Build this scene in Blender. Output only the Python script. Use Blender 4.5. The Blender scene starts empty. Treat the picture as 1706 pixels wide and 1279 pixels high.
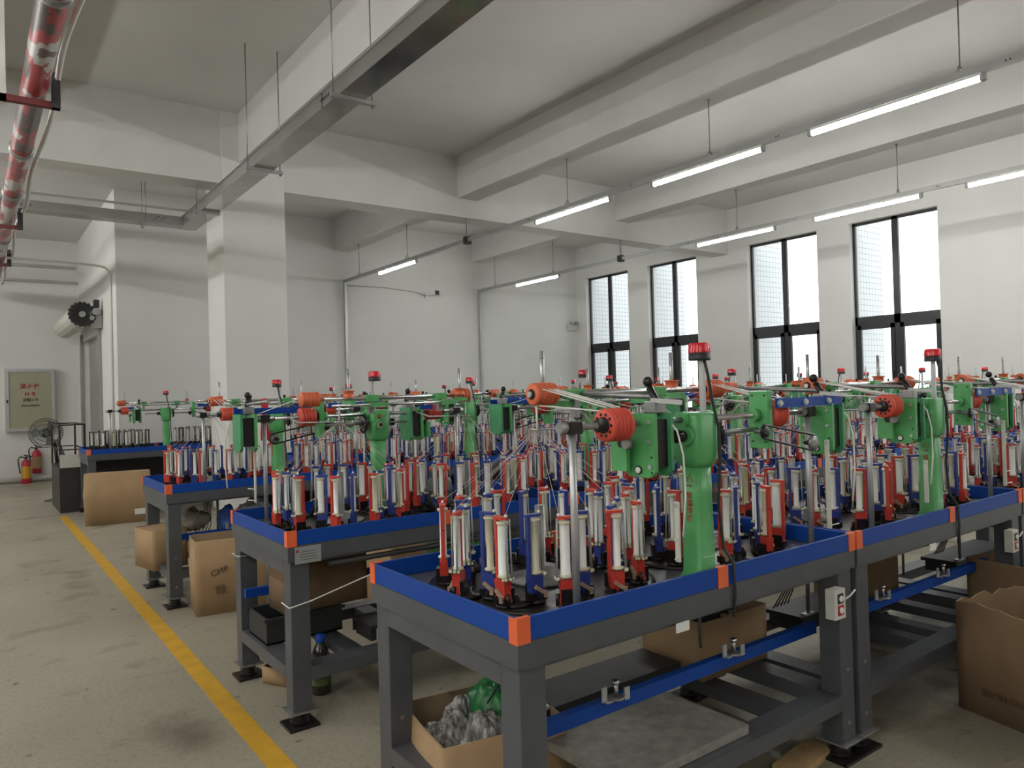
import bpy, bmesh, math, random
from mathutils import Vector, Matrix
random.seed(7)
PI = math.pi
C = bpy.context.scene.collection
R = math.radians

# ------------------------------------------------------------------ materials
def mat(name, col, rough=.5, metal=0., var=0., scale=8., bump=0., emit=None, strength=0., trans=0., coat=0., spec=.5):
    m = bpy.data.materials.new(name); m.use_nodes = True
    nt = m.node_tree; b = nt.nodes['Principled BSDF']
    b.inputs['Base Color'].default_value = (*col, 1)
    b.inputs['Roughness'].default_value = rough
    b.inputs['Metallic'].default_value = metal
    b.inputs['Specular IOR Level'].default_value = spec
    if coat: b.inputs['Coat Weight'].default_value = coat
    if trans: b.inputs['Transmission Weight'].default_value = trans
    if emit:
        b.inputs['Emission Color'].default_value = (*emit, 1); b.inputs['Emission Strength'].default_value = strength
    if var or bump:
        tc = nt.nodes.new('ShaderNodeTexCoord'); n = nt.nodes.new('ShaderNodeTexNoise')
        n.inputs['Scale'].default_value = scale; n.inputs['Detail'].default_value = 5
        nt.links.new(tc.outputs['Object'], n.inputs['Vector'])
        if var:
            r = nt.nodes.new('ShaderNodeValToRGB')
            r.color_ramp.elements[0].position = .3; r.color_ramp.elements[1].position = .7
            r.color_ramp.elements[0].color = (*[max(0, c*(1-var)) for c in col], 1)
            r.color_ramp.elements[1].color = (*[min(1, c*(1+var)) for c in col], 1)
            nt.links.new(n.outputs['Fac'], r.inputs['Fac']); nt.links.new(r.outputs['Color'], b.inputs['Base Color'])
        if bump:
            bp = nt.nodes.new('ShaderNodeBump'); bp.inputs['Strength'].default_value = bump; bp.inputs['Distance'].default_value = .01
            nt.links.new(n.outputs['Fac'], bp.inputs['Height']); nt.links.new(bp.outputs['Normal'], b.inputs['Normal'])
    return m

M = dict(
    wall=mat('wall_paint', (.68, .675, .655), .75, var=.03, scale=1.2),
    ceil=mat('ceiling_paint', (.60, .595, .575), .8, var=.05, scale=.8, bump=.15),
    beam=mat('beam_paint', (.63, .625, .605), .8, var=.04, scale=1.5, bump=.2),
    grey=mat('grey_enamel', (.072, .076, .084), .42, var=.12, scale=6),
    dgrey=mat('dark_grey_enamel', (.05, .053, .06), .5, var=.2, scale=5),
    blue=mat('blue_enamel', (.004, .052, .30), .45, var=.05, scale=9, spec=.25),
    orange=mat('orange_plastic', (.75, .13, .035), .45, var=.06, scale=9),
    green=mat('green_enamel', (.085, .36, .115), .4, var=.10, scale=14, coat=.15),
    dgreen=mat('deep_green_enamel', (.05, .26, .11), .45, var=.1, scale=14),
    red=mat('red_plastic', (.55, .045, .03), .45, var=.08, scale=30),
    cred=mat('carrier_red', (.52, .04, .024), .45, var=.1, scale=40),
    cblue=mat('carrier_blue', (.022, .045, .24), .42, var=.15, scale=40),
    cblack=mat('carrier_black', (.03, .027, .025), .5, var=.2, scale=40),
    drum=mat('drum_red', (.60, .07, .04), .5, var=.06, scale=20),
    odrum=mat('drum_orange', (.62, .13, .05), .5, var=.06, scale=20),
    bob=mat('white_bobbin', (.86, .86, .83), .55, var=.03, scale=60),
    cream=mat('cream_plastic', (.60, .57, .42), .5, var=.06, scale=60),
    yellowish=mat('yellowish_yarn', (.52, .52, .30), .7, var=.05, scale=60),
    rodm=mat('grey_rod', (.34, .345, .33), .35, metal=.3),
    tan=mat('tan_brass', (.42, .30, .20), .5, metal=.2, var=.2, scale=60),
    oily=mat('oily_black', (.018, .015, .014), .3, metal=.3, var=.4, scale=60),
    steel=mat('steel_rod', (.62, .62, .63), .22, metal=.95),
    dsteel=mat('dull_steel', (.30, .30, .30), .4, metal=.7, var=.15, scale=30),
    alu=mat('galvanised_post', (.46, .47, .48), .35, metal=.6),
    plate=mat('top_plate_steel', (.16, .165, .18), .38, metal=.6, var=.2, scale=6),
    white=mat('white_paint', (.74, .74, .72), .45),
    offw=mat('off_white_enamel', (.58, .58, .52), .5, var=.06, scale=20),
    black=mat('black_rubber', (.02, .02, .021), .55),
    lens=mat('red_lens', (.55, .008, .02), .18, emit=(.8, .01, .03), strength=.06, coat=.5),
    card=mat('cardboard', (.36, .235, .125), .85, var=.10, scale=5, bump=.1),
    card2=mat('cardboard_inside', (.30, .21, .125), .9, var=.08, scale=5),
    dcard=mat('weathered_cardboard', (.21, .132, .07), .85, var=.18, scale=4, bump=.15),
    ink=mat('dark_ink', (.09, .055, .03), .8),
    redink=mat('red_paint', (.34, .035, .02), .6),
    darkred=mat('dark_red_oxide', (.16, .03, .03), .6),
    tape=mat('clear_tape', (.50, .37, .22), .2),
    label=mat('paper_label', (.62, .61, .56), .7),
    film=mat('cling_film', (.42, .40, .38), .22, var=.35, scale=18, bump=.8),
    gbag=mat('green_bag', (.02, .19, .05), .3, var=.25, scale=14, bump=.6),
    bluebag=mat('blue_bag', (.03, .12, .48), .35, var=.25, scale=10, bump=.5),
    whitebag=mat('white_printed_bag', (.55, .60, .68), .35, var=.3, scale=22, bump=.4),
    galv=mat('galvanised_trunking', (.46, .46, .45), .32, metal=.75, var=.06, scale=3),
    mirror=mat('shiny_tray_bottom', (.40, .39, .37), .12, metal=.95, var=.12, scale=3),
    frame=mat('window_frame', (.022, .021, .025), .4),
    tube=mat('lamp_tube', (1, 1, 1), .5, emit=(1., 1., .965), strength=92.),
    sheet=mat('oily_sheet_metal', (.27, .26, .23), .5, metal=.25, var=.22, scale=22),
    film_glass=None, wood=mat('raw_wood', (.45, .30, .14), .8, var=.2, scale=12),
    rope=mat('white_cord', (.72, .71, .68), .7),
    thread=mat('yarn_thread', (.60, .52, .50), .7),
    yellow=mat('yellow_floor_paint', (.56, .31, .02), .6, var=.12, scale=9),
    hrdoor=mat('hydrant_door', (.36, .35, .25), .4, var=.03, scale=3),
    chrome=mat('aluminium_trim', (.55, .55, .55), .3, metal=.6),
    ppipe=mat('plastic_pipe', (.66, .66, .63), .5),
    sack=mat('pale_sack', (.36, .33, .27), .7, var=.15, scale=14, bump=.4),
    ribbon=mat('red_ribbon', (.60, .02, .03), .7),
    motor=mat('grey_motor', (.12, .135, .13), .55, var=.1, scale=12),
    brown=mat('brown_bottle', (.03, .025, .02), .15, coat=.5),
    yellowlbl=mat('yellow_label', (.55, .30, .03), .6),
)

def floor_mat():
    m = bpy.data.materials.new('concrete_floor'); m.use_nodes = True; nt = m.node_tree; b = nt.nodes['Principled BSDF']
    tc = nt.nodes.new('ShaderNodeTexCoord')
    def noise(s, d=6):
        n = nt.nodes.new('ShaderNodeTexNoise'); n.inputs['Scale'].default_value = s; n.inputs['Detail'].default_value = d
        nt.links.new(tc.outputs['Object'], n.inputs['Vector']); return n
    def ramp(n, stops):
        r = nt.nodes.new('ShaderNodeValToRGB'); e = r.color_ramp.elements
        e[0].position, e[0].color = stops[0][0], (*stops[0][1], 1); e[1].position, e[1].color = stops[1][0], (*stops[1][1], 1)
        nt.links.new(n.outputs['Fac'], r.inputs['Fac']); return r
    def mix(a, c, t='MULTIPLY'):
        x = nt.nodes.new('ShaderNodeMix'); x.data_type = 'RGBA'; x.blend_type = t; x.inputs['Factor'].default_value = 1
        nt.links.new(a.outputs[0], x.inputs[6]); nt.links.new(c.outputs[0], x.inputs[7])
        class o: outputs = [x.outputs[2]]
        return o
    base = ramp(noise(.55), [(.3, (.27, .245, .187)), (.72, (.40, .365, .285))])
    fine = ramp(noise(45, 3), [(.30, (.82, .82, .81)), (.52, (1, 1, 1))])
    stain = ramp(noise(2.1, 8), [(.30, (.55, .53, .50)), (.43, (1, 1, 1))])
    spot = ramp(noise(9, 4), [(.27, (.38, .36, .34)), (.33, (1, 1, 1))])
    c = mix(mix(mix(base, fine), stain), spot)
    nt.links.new(c.outputs[0], b.inputs['Base Color'])
    rr = nt.nodes.new('ShaderNodeMapRange'); n = noise(1.3, 4); nt.links.new(n.outputs['Fac'], rr.inputs[0])
    rr.inputs[3].default_value = .35; rr.inputs[4].default_value = .62
    nt.links.new(rr.outputs[0], b.inputs['Roughness'])
    bp = nt.nodes.new('ShaderNodeBump'); bp.inputs['Strength'].default_value = .12; bp.inputs['Distance'].default_value = .01
    nt.links.new(noise(60, 3).outputs['Fac'], bp.inputs['Height']); nt.links.new(bp.outputs['Normal'], b.inputs['Normal'])
    return m
M['floor'] = floor_mat()

def pipe_mat():
    m = bpy.data.materials.new('peeling_red_pipe'); m.use_nodes = True; nt = m.node_tree; b = nt.nodes['Principled BSDF']
    tc = nt.nodes.new('ShaderNodeTexCoord'); n = nt.nodes.new('ShaderNodeTexNoise'); n.inputs['Scale'].default_value = 2.6; n.inputs['Detail'].default_value = 7
    mp = nt.nodes.new('ShaderNodeMapping'); mp.inputs['Scale'].default_value = (1.6, .7, 1.6)
    nt.links.new(tc.outputs['Object'], mp.inputs[0]); nt.links.new(mp.outputs[0], n.inputs['Vector'])
    r = nt.nodes.new('ShaderNodeValToRGB'); r.color_ramp.interpolation = 'CONSTANT'
    e = r.color_ramp.elements; e[0].position = 0; e[0].color = (.06, .04, .04, 1); e[1].position = .44; e[1].color = (.36, .015, .022, 1)
    x = e.new(.54); x.color = (.44, .44, .43, 1)
    x = e.new(.64); x.color = (.10, .035, .04, 1)
    nt.links.new(n.outputs['Fac'], r.inputs['Fac']); nt.links.new(r.outputs[0], b.inputs['Base Color']); b.inputs['Roughness'].default_value = .3
    return m
M['firepipe'] = pipe_mat()

def tile_mat():
    m = bpy.data.materials.new('white_wall_tiles'); m.use_nodes = True; nt = m.node_tree; b = nt.nodes['Principled BSDF']
    tc = nt.nodes.new('ShaderNodeTexCoord'); mp = nt.nodes.new('ShaderNodeMapping'); mp.inputs['Rotation'].default_value = (R(90), 0, 0)
    k = nt.nodes.new('ShaderNodeTexBrick'); k.offset = 0.; k.inputs['Scale'].default_value = 1
    k.inputs['Color1'].default_value = (.80, .81, .82, 1); k.inputs['Color2'].default_value = (.76, .77, .79, 1); k.inputs['Mortar'].default_value = (.42, .43, .45, 1)
    k.inputs['Brick Width'].default_value = .11; k.inputs['Row Height'].default_value = .11; k.inputs['Mortar Size'].default_value = .006
    nt.links.new(tc.outputs['Object'], mp.inputs[0]); nt.links.new(mp.outputs[0], k.inputs['Vector']); nt.links.new(k.outputs[0], b.inputs['Base Color'])
    b.inputs['Roughness'].default_value = .4
    return m
M['tile'] = tile_mat()

def glass_mat():
    m = bpy.data.materials.new('window_glass'); m.use_nodes = True; nt = m.node_tree
    for n in list(nt.nodes): nt.nodes.remove(n)
    o = nt.nodes.new('ShaderNodeOutputMaterial'); t = nt.nodes.new('ShaderNodeBsdfTransparent'); g = nt.nodes.new('ShaderNodeBsdfGlossy')
    t.inputs[0].default_value = (.95, .97, .97, 1); g.inputs['Roughness'].default_value = .02
    x = nt.nodes.new('ShaderNodeMixShader'); x.inputs[0].default_value = .07
    nt.links.new(t.outputs[0], x.inputs[1]); nt.links.new(g.outputs[0], x.inputs[2]); nt.links.new(x.outputs[0], o.inputs[0])
    return m
M['glass'] = glass_mat()

# ------------------------------------------------------------------ mesh helpers
class MB:
    def __init__(s): s.bm = bmesh.new(); s.mats = []
    def mi(s, m):
        if m not in s.mats: s.mats.append(m)
        return s.mats.index(m)
    def _f(s, vs, m, smooth=False):
        try: f = s.bm.faces.new(vs)
        except ValueError: return None
        f.material_index = s.mi(m); f.smooth = smooth; return f
    def box(s, x0, y0, z0, x1, y1, z1, m, T=None, bev=0.):
        P = [Vector(p) for p in ((x0,y0,z0),(x1,y0,z0),(x1,y1,z0),(x0,y1,z0),(x0,y0,z1),(x1,y0,z1),(x1,y1,z1),(x0,y1,z1))]
        if T: P = [T @ p for p in P]
        v = [s.bm.verts.new(p) for p in P]
        fs = [s._f([v[i] for i in q], m) for q in ((0,3,2,1),(4,5,6,7),(0,1,5,4),(1,2,6,5),(2,3,7,6),(3,0,4,7))]
        if bev:
            es = list({e for f in fs for e in f.edges})
            r = bmesh.ops.bevel(s.bm, geom=es, offset=bev, segments=2, affect='EDGES', profile=.6)
            for f in r['faces']: f.material_index = s.mi(m)
        return s
    def cbox(s, c, d, m, rot=None, bev=0.):
        T = Matrix.Translation(c)
        if rot: 
            from mathutils import Euler
            T = T @ Euler(rot).to_matrix().to_4x4()
        return s.box(-d[0]/2,-d[1]/2,-d[2]/2,d[0]/2,d[1]/2,d[2]/2,m,T,bev)
    def lathe(s, prof, p0, p1, m, seg=16, smooth=True, caps=True, mats=None):
        """profile of (radius, distance along p0->p1)"""
        p0 = Vector(p0); a = (Vector(p1)-p0).normalized()
        u = a.orthogonal().normalized(); w = a.cross(u)
        rings = []
        for r, h in prof:
            rings.append([s.bm.verts.new(p0+a*h+(u*math.cos(2*PI*i/seg)+w*math.sin(2*PI*i/seg))*r) for i in range(seg)])
        for k in range(len(rings)-1):
            mm = mats[k] if mats else m
            for i in range(seg):
                j = (i+1) % seg
                s._f([rings[k][i], rings[k][j], rings[k+1][j], rings[k+1][i]], mm, smooth)
        if caps:
            s._f(rings[0][::-1], mats[0] if mats else m); s._f(rings[-1], mats[-1] if mats else m)
        return s
    def cyl(s, p0, p1, r, m, seg=12, r2=None):
        L = (Vector(p1)-Vector(p0)).length
        return s.lathe([(r, 0), (r if r2 is None else r2, L)], p0, p1, m, seg)
    def tube(s, pts, r, m, seg=6, closed=False):
        pts = [Vector(p) for p in pts]; rings = []; n = len(pts)
        prev = None
        for i, p in enumerate(pts):
            if closed: t = (pts[(i+1) % n]-pts[i-1])
            else: t = pts[min(i+1, n-1)]-pts[max(i-1, 0)]
            t.normalize()
            u = t.orthogonal().normalized() if prev is None else (prev-t*prev.dot(t)).normalized()
            prev = u; w = t.cross(u)
            rings.append([s.bm.verts.new(p+(u*math.cos(2*PI*k/seg)+w*math.sin(2*PI*k/seg))*r) for k in range(seg)])
        for i in range(n if closed else n-1):
            a, b = rings[i], rings[(i+1) % n]
            for k in range(seg):
                j = (k+1) % seg
                s._f([a[k], a[j], b[j], b[k]], m, True)
        if not closed: s._f(rings[0][::-1], m); s._f(rings[-1], m)
        return s
    def prism(s, pts, d, m, smooth=False):
        """closed polygon of 3-D points extruded by vector d"""
        d = Vector(d); a = [s.bm.verts.new(Vector(p)) for p in pts]; b = [s.bm.verts.new(Vector(p)+d) for p in pts]
        s._f(a[::-1], m); s._f(b, m); n = len(a)
        for i in range(n): s._f([a[i], a[(i+1) % n], b[(i+1) % n], b[i]], m, smooth)
        return s
    def ball(s, c, r, m, seg=8, rings=6, sc=(1, 1, 1)):
        c = Vector(c); V = []
        for k in range(1, rings):
            t = PI*k/rings
            V.append([s.bm.verts.new(c+Vector((r*sc[0]*math.sin(t)*math.cos(2*PI*i/seg), r*sc[1]*math.sin(t)*math.sin(2*PI*i/seg), r*sc[2]*math.cos(t)))) for i in range(seg)])
        top = s.bm.verts.new(c+Vector((0, 0, r*sc[2]))); bot = s.bm.verts.new(c-Vector((0, 0, r*sc[2])))
        for i in range(seg):
            j = (i+1) % seg
            s._f([top, V[0][i], V[0][j]], m, True); s._f([bot, V[-1][j], V[-1][i]], m, True)
            for k in range(len(V)-1): s._f([V[k][i], V[k+1][i], V[k+1][j], V[k][j]], m, True)
        return s
    def mesh(s, name):
        bmesh.ops.recalc_face_normals(s.bm, faces=s.bm.faces[:])
        me = bpy.data.meshes.new(name); s.bm.to_mesh(me); s.bm.free()
        for m in s.mats: me.materials.append(m)
        return me
    def build(s, name, parent=None):
        o = bpy.data.objects.new(name, s.mesh(name)); C.objects.link(o)
        if parent: o.parent = parent
        return o

def tag(o, label, cat, group=None, kind=None):
    o['label'] = label; o['category'] = cat
    if group: o['group'] = group
    if kind: o['kind'] = kind
    return o
def thing(name, label, cat, loc=(0, 0, 0), rz=0., group=None):
    o = bpy.data.objects.new(name, None); o.empty_display_size = .1; C.objects.link(o)
    o.location = loc; o.rotation_euler = (0, 0, rz)
    return tag(o, label, cat, group)
def struct(o):
    o['kind'] = 'structure'; return o
def copy_tree(o, parent=None):
    c = o.copy(); C.objects.link(c)
    if parent: c.parent = parent
    for ch in list(o.children): copy_tree(ch, c)
    return c
def text_into(mb_parent, name, s, size, m, T, extrude=.0006, spacing=1., align='CENTER', off=0., line=.95):
    cu = bpy.data.curves.new(name, 'FONT'); cu.body = s; cu.size = size; cu.extrude = extrude; cu.align_x = align; cu.align_y = 'CENTER'
    cu.space_character = spacing; cu.space_line = line; cu.offset = off
    o = bpy.data.objects.new(name+'_tmp', cu); C.objects.link(o)
    dg = bpy.context.evaluated_depsgraph_get(); dg.update()
    me = bpy.data.meshes.new_from_object(o.evaluated_get(dg))
    bpy.data.objects.remove(o)
    me.materials.clear(); me.materials.append(m)
    ob = bpy.data.objects.new(name, me); C.objects.link(ob); ob.matrix_local = T
    if mb_parent: ob.parent = mb_parent
    return ob
def face_T(origin, xdir, updir):
    x = Vector(xdir).normalized(); y = Vector(updir).normalized(); z = x.cross(y)
    T = Matrix((x, y, z)).transposed().to_4x4(); T.translation = origin
    return T

# ------------------------------------------------------------------ the setting
XW, YF, ZC = 13.4, 15.05, 5.33      # window wall, end wall, slab
XL, YN = -7.0, -9.0
def sbox(name, *a, m='wall'):
    return struct(MB().box(*a, M[m]).build(name))
sbox('floor', XL-.3, YN-.3, -.2, XW+.35, 17.6, 0, m='floor')
sbox('ceiling', XL-.3, YN-.3, ZC, XW+.35, YF+.35, ZC+.2, m='ceil')
sbox('wall_left', XL-.25, YN-.25, 0, XL, 17.6, ZC)
sbox('wall_near', XL, YN-.25, 0, XW+.25, YN, ZC)
sbox('wall_end', 3.55, YF, 0, XW+.25, YF+.25, ZC)
# block beside the roller door, and the recess with the hydrant
b = MB(); b.box(2.1, 12.6, 0, 3.55, 15.3, ZC, M['wall']); b.build('wall_block')['kind'] = 'structure'
b = MB()
b.box(1.85, 12.6, 0, 2.1, 14.30, ZC, M['wall']); b.box(1.85, 14.30, 2.72, 2.1, 16.70, ZC, M['wall']); b.box(1.85, 16.70, 0, 2.1, 17.3, ZC, M['wall'])
struct(b.build('wall_doorside'))
sbox('wall_hydrant', XL, 17.3, 0, 2.1, 17.55, ZC)
struct(MB().box(XL, 10.46, 4.78, 1.85, 17.3, ZC, M['ceil']).box(1.85, 10.46, 4.78, 3.5, 12.6, ZC, M['ceil']).build('trim_1'))
# window wall with openings
HOLES = [(13.10, 14.66), (10.94, 12.44), (7.97, 9.57), (5.74, 7.31), (2.1, 3.7), (-.1, 1.5), (-3.4, -1.8), (-6., -4.4)]
ZS, ZT = .9, 4.48
b = MB(); y = YF+.25
for (a, c) in HOLES:
    b.box(XW, c, 0, XW+.3, y, ZC, M['wall']); b.box(XW, a, 0, XW+.3, c, ZS, M['wall']); b.box(XW, a, ZT, XW+.3, c, ZC, M['wall']); y = a
b.box(XW, YN-.25, 0, XW+.3, y, ZC, M['wall'])
struct(b.build('wall_window'))
for i, (a, c) in enumerate(HOLES):
    x = XW+.14; t = .05; mid = (a+c)/2; tz = 2.64
    w = struct(bpy.data.objects.new('window_%d' % (i+1), None)); C.objects.link(w); w.location = (x, mid, ZS)
    f = MB(); h = (c-a)/2
    def fb(y0, z0, y1, z1, d=.05, o=0.): f.box(-d/2+o, y0, z0-ZS, d/2+o, y1, z1-ZS, M['frame'])
    fb(-h, ZS, -h+t, ZT); fb(h-t, ZS, h, ZT); fb(-h, ZS, h, ZS+t); fb(-h, ZT-t, h, ZT)
    fb(-.055, ZS, .055, ZT); fb(-h, tz-.09, h, tz+.07)
    f.build('window_frame', w)
    for sgn in (-1, 1):
        f = MB(); y0, y1 = (.05, h-t) if sgn > 0 else (-h+t, -.05)
        for q in ((y0, ZS+t, y0+.07, tz-.09), (y1-.07, ZS+t, y1, tz-.09), (y0, ZS+t, y1, ZS+t+.07), (y0, tz-.17, y1, tz-.09)):
            fb(*q, d=.05, o=-.02)
        f.cbox((-.06, y0+.035 if sgn > 0 else y1-.035, 1.62-ZS), (.03, .03, .16), M['black'])
        f.build('casement', w)
        g = MB(); g.box(-.004, y0, ZS+t-ZS, .004, y1, tz-.09-ZS, M['glass']); g.build('glass_pane', w)
        g = MB(); g.box(-.004, y0, tz+.07-ZS, .004, y1, ZT-t-ZS, M['glass']); g.build('glass_pane', w)
# tiled fins of the facade outside, one past the far jamb of every window
for i, (a, c) in enumerate(HOLES):
    d = (3.2, 1.05, .95, .9)[min(i, 3)]
    struct(MB().box(XW+.3, c+.0, -.2, XW+.3+d, c+.35, 7.5, M['tile']).build('wall_fin'))
struct(MB().box(XW+.35, -40, -.45, 60, 60, -.35, M['floor']).build('ground_outside'))
# beams
def beam(n, *a): return struct(MB().box(*a, M['beam']).build('trim_%d' % n))
beam(2, XL, 10.05, 4.36, XW, 10.47, ZC)                       # main beam at the pillar line
beam(3, XL, 1.45, 4.36, XW, 1.95, ZC)
beam(4, XL, -6.6, 4.36, XW, -6.15, ZC)
for n, (x0, x1, z0) in enumerate([(2.98, 3.33, 4.67), (6.44, 6.82, 4.66), (10.0, 10.35, 4.7), (-.45, -.1, 4.67), (-3.9, -3.55, 4.67)]):
    beam(5+n, x0, YN, z0, x1, 10.05, ZC)
    if x0 > 5: beam(12+n, x0, 10.47, z0, x1, YF, ZC)
struct(MB().box(2.75, 10.04, 0, 3.585, 10.86, ZC, M['wall'], bev=.006).build('wall_pillar'))
struct(MB().box(2.75, 1.3, 4.0, 3.585, 2.1, ZC, M['wall']).build('wall_pillar'))
# yellow aisle line
struct(MB().box(.955, YN, 0, 1.05, 11.55, .003, M['yellow']).build('trim_20'))

# ------------------------------------------------------------------ lamps on their trunking
T = [('light_track', 6.64, 3.985, 15.0), ('light_track', 10.16, 3.985, 15.0)]
LY = {6.64: [13.32, 8.27, 6.02, 3.97, 1.7, -.6, -2.9, -5.2], 10.16: [13.46, 8.25, 6.06, 3.98, 1.7, -.6, -2.9, -5.2]}
HY = {6.64: [14.24, 12.15, 7.58, 5.18, 2.63, .3, -2.2, -4.6], 10.16: [14.3, 12.13, 7.43, 4.84, 2.5, .2, -2.2, -4.6]}
def track(x, lab, y1=15.0, drop=True, gap=(10.1,)):
    t = thing('light_track', lab, 'trunking', (x, 0, 4.0), 0, 'light tracks under the ceiling')
    b = MB(); b.box(-.03, YN+.5, -.03, .03, y1, .03, M['galv'])
    yy = YN+1
    while yy < y1-.3:
        b.box(-.031, yy, -.012, -.0302, yy+.012, .004, M['black']); b.box(-.031, yy+.03, -.012, -.0302, yy+.042, .004, M['black']); yy += 2.05
    b.build('channel', t)
    for y in HY.get(x, [12, 7.5, 5, 2.5, 0, -2.5, -5]):
        zt = 4.66 if x > 0 else ZC
        if x == 10.16: zt = 4.7
        b = MB(); b.cyl((0, y, .06), (0, y, zt-4.0), .006, M['dsteel'], 6); b.cyl((0, y, zt-4.0-.02), (0, y, zt-4.0), .02, M['dsteel'], 8)
        b.tube([(.03*math.cos(a), y, .06+.03*math.sin(a)) for a in [k*PI/6 for k in range(12)]], .006, M['dsteel'], 5, True)
        b.cbox((0, y, .04), (.07, .03, .02), M['galv'])
        b.build('hanger_rod', t)
    if drop:
        b = MB(); b.box(-.03, y1-.05, -4.0+.0, .03, y1, -.02, M['galv']); b.build('drop_channel', t)
    for y in gap:
        b = MB(); b.box(-.012, y-.012, .0, .012, y+.012, .62, M['dsteel']); b.cbox((0, y, 0), (.10, .10, .12), M['black']); b.build('bracket', t)
    return t
track(6.64, 'long metal lamp trunking nearer the camera, its drop pipe left of the camera bracket')
track(10.16, 'long metal lamp trunking nearer the windows, ending on the end wall')
track(-1.6, 'long metal lamp trunking over the left aisle, outside the photo', 17.1, False, ())  # carries the unseen lamp row added for the left side
track(-5.0, 'long metal lamp trunking along the left wall, outside the photo', 17.1, False, ())
lp = None
def lamp(x, y, label):
    global lp
    if lp is None:
        lp = thing('fluorescent_lamp', label, 'lamp', (x, y, 3.96), 0, 'tube lamps on the tracks')
        b = MB(); b.box(-.022, -1.5, -.012, .022, 0, .012, M['white']); b.build('housing', lp)
        b = MB(); b.cyl((0, -1.485, -.032), (0, -.015, -.036), .023, M['tube'], 12); b.build('tube', lp)
        for q in (-1.53, -.01):
            b = MB(); b.box(-.02, q, -.055, .02, q+.04, .012, M['rodm']); b.cyl((0, q+.02, -.06), (0, q+.02, -.02), .018, M['rodm'], 10); b.build('end_cap', lp)
        return lp
    o = copy_tree(lp); o.location = (x, y, 3.96); o['label'] = label; return o
ordn = ['first', 'second', 'third', 'fourth', 'fifth', 'sixth', 'seventh', 'eighth', 'ninth', 'tenth', 'eleventh', 'twelfth', 'thirteenth', 'fourteenth', 'fifteenth', 'sixteenth', 'seventeenth', 'eighteenth', 'nineteenth', 'twentieth', 'twenty-first', 'twenty-second', 'twenty-third', 'twenty-fourth']
for x, nm in ((6.64, 'nearer the camera'), (10.16, 'beside the windows')):
    for i, y in enumerate(LY[x]):
        lamp(x, y, 'lit white tube lamp, %s from the end wall on the track %s' % (ordn[i], nm))
for i, y in enumerate([15.2, 13, 10.5, 8, 5.5, 3, .5, -2, -4.5]):
    lamp(-1.6, y, 'unseen lit white tube lamp, %s from the far end on the left aisle track' % ordn[i])  # second row out of view, added for more light at left
    lamp(-5.0, y, 'lit white tube lamp, %s from the far end on the left wall track' % ordn[i])

# ------------------------------------------------------------------ cable tray
t = thing('cable_tray', 'shiny metal cable tray hung under the ceiling, turning left at the pillar', 'cable tray', (2.63, 0, 4.0))
b = MB()
def trough(b, x0, y0, x1, y1, h=.13, th=.006):
    b.box(x0, y0, 0, x1, y1, th, M['mirror'])
b.box(-.115, YN+.5, 0, .115, 11.45, .005, M['mirror']); b.box(-.115, YN+.5, .005, -.110, 11.2, .13, M['galv']); b.box(.110, YN+.5, .005, .115, 11.45, .13, M['galv'])
b.box(-.13, YN+.5, .13, -.108, 11.2, .137, M['galv']); b.box(.108, YN+.5, .13, .13, 11.45, .137, M['galv'])
b.box(-.115, 11.44, 0, .115, 11.45, .13, M['galv'])
b.build('tray', t)
b = MB(); b.box(-9.4, 11.2, 0, -.115, 11.43, .005, M['galv']); b.box(-9.4, 11.2, .005, -.115, 11.205, .13, M['galv']); b.box(-9.4, 11.425, .005, -.115, 11.43, .13, M['galv'])
for k in range(6): b.box(-2.2+k*.05, 11.198, .055, -2.18+k*.05, 11.1995, .068, M['black']); b.box(-.5+k*.03, 11.198, .045+.02*(k % 3), -.485+k*.03, 11.1995, .058+.02*(k % 3), M['black'])
b.build('side_tray', t)
for y in (10.2, 8.0, 5.7, 3.2, .6, -2., -5.):
    b = MB(); b.box(-.19, y-.03, -.035, .21, y+.015, -.002, M['galv'])
    for x in (-.165, .185): b.cyl((x, y, -.05), (x, y, ZC-4.0), .006, M['dsteel'], 6); b.cyl((x, y, -.035), (x, y, -.055), .012, M['dsteel'], 6)
    b.build('hanger', t)
b = MB()
b.box(-.62, 11.17, -.03, -.58, 11.46, -.002, M['galv'])
for y in (11.18, 11.45): b.cyl((-.6, y, -.05), (-.6, y, .77), .006, M['dsteel'], 6)
b.build('hanger', t)
b = MB()
for k in range(5): b.box(-.119, 5.9+k*.04, .06, -.1152, 5.915+k*.04, .085, M['black'])
b.box(-.119, 6.05, .0, -.1152, 6.055, .13, M['black']); b.box(-.119, 8.15, .0, -.1152, 8.155, .13, M['black'])
b.build('splice_plate', t)
b = MB(); b.cyl((-7, 10.62, 4.08), (2.55, 10.62, 4.08), .016, M['ppipe'], 8); tag(b.build('conduit_pipe'), 'thin white conduit crossing in front of the cable tray, high at left', 'pipe')
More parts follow.
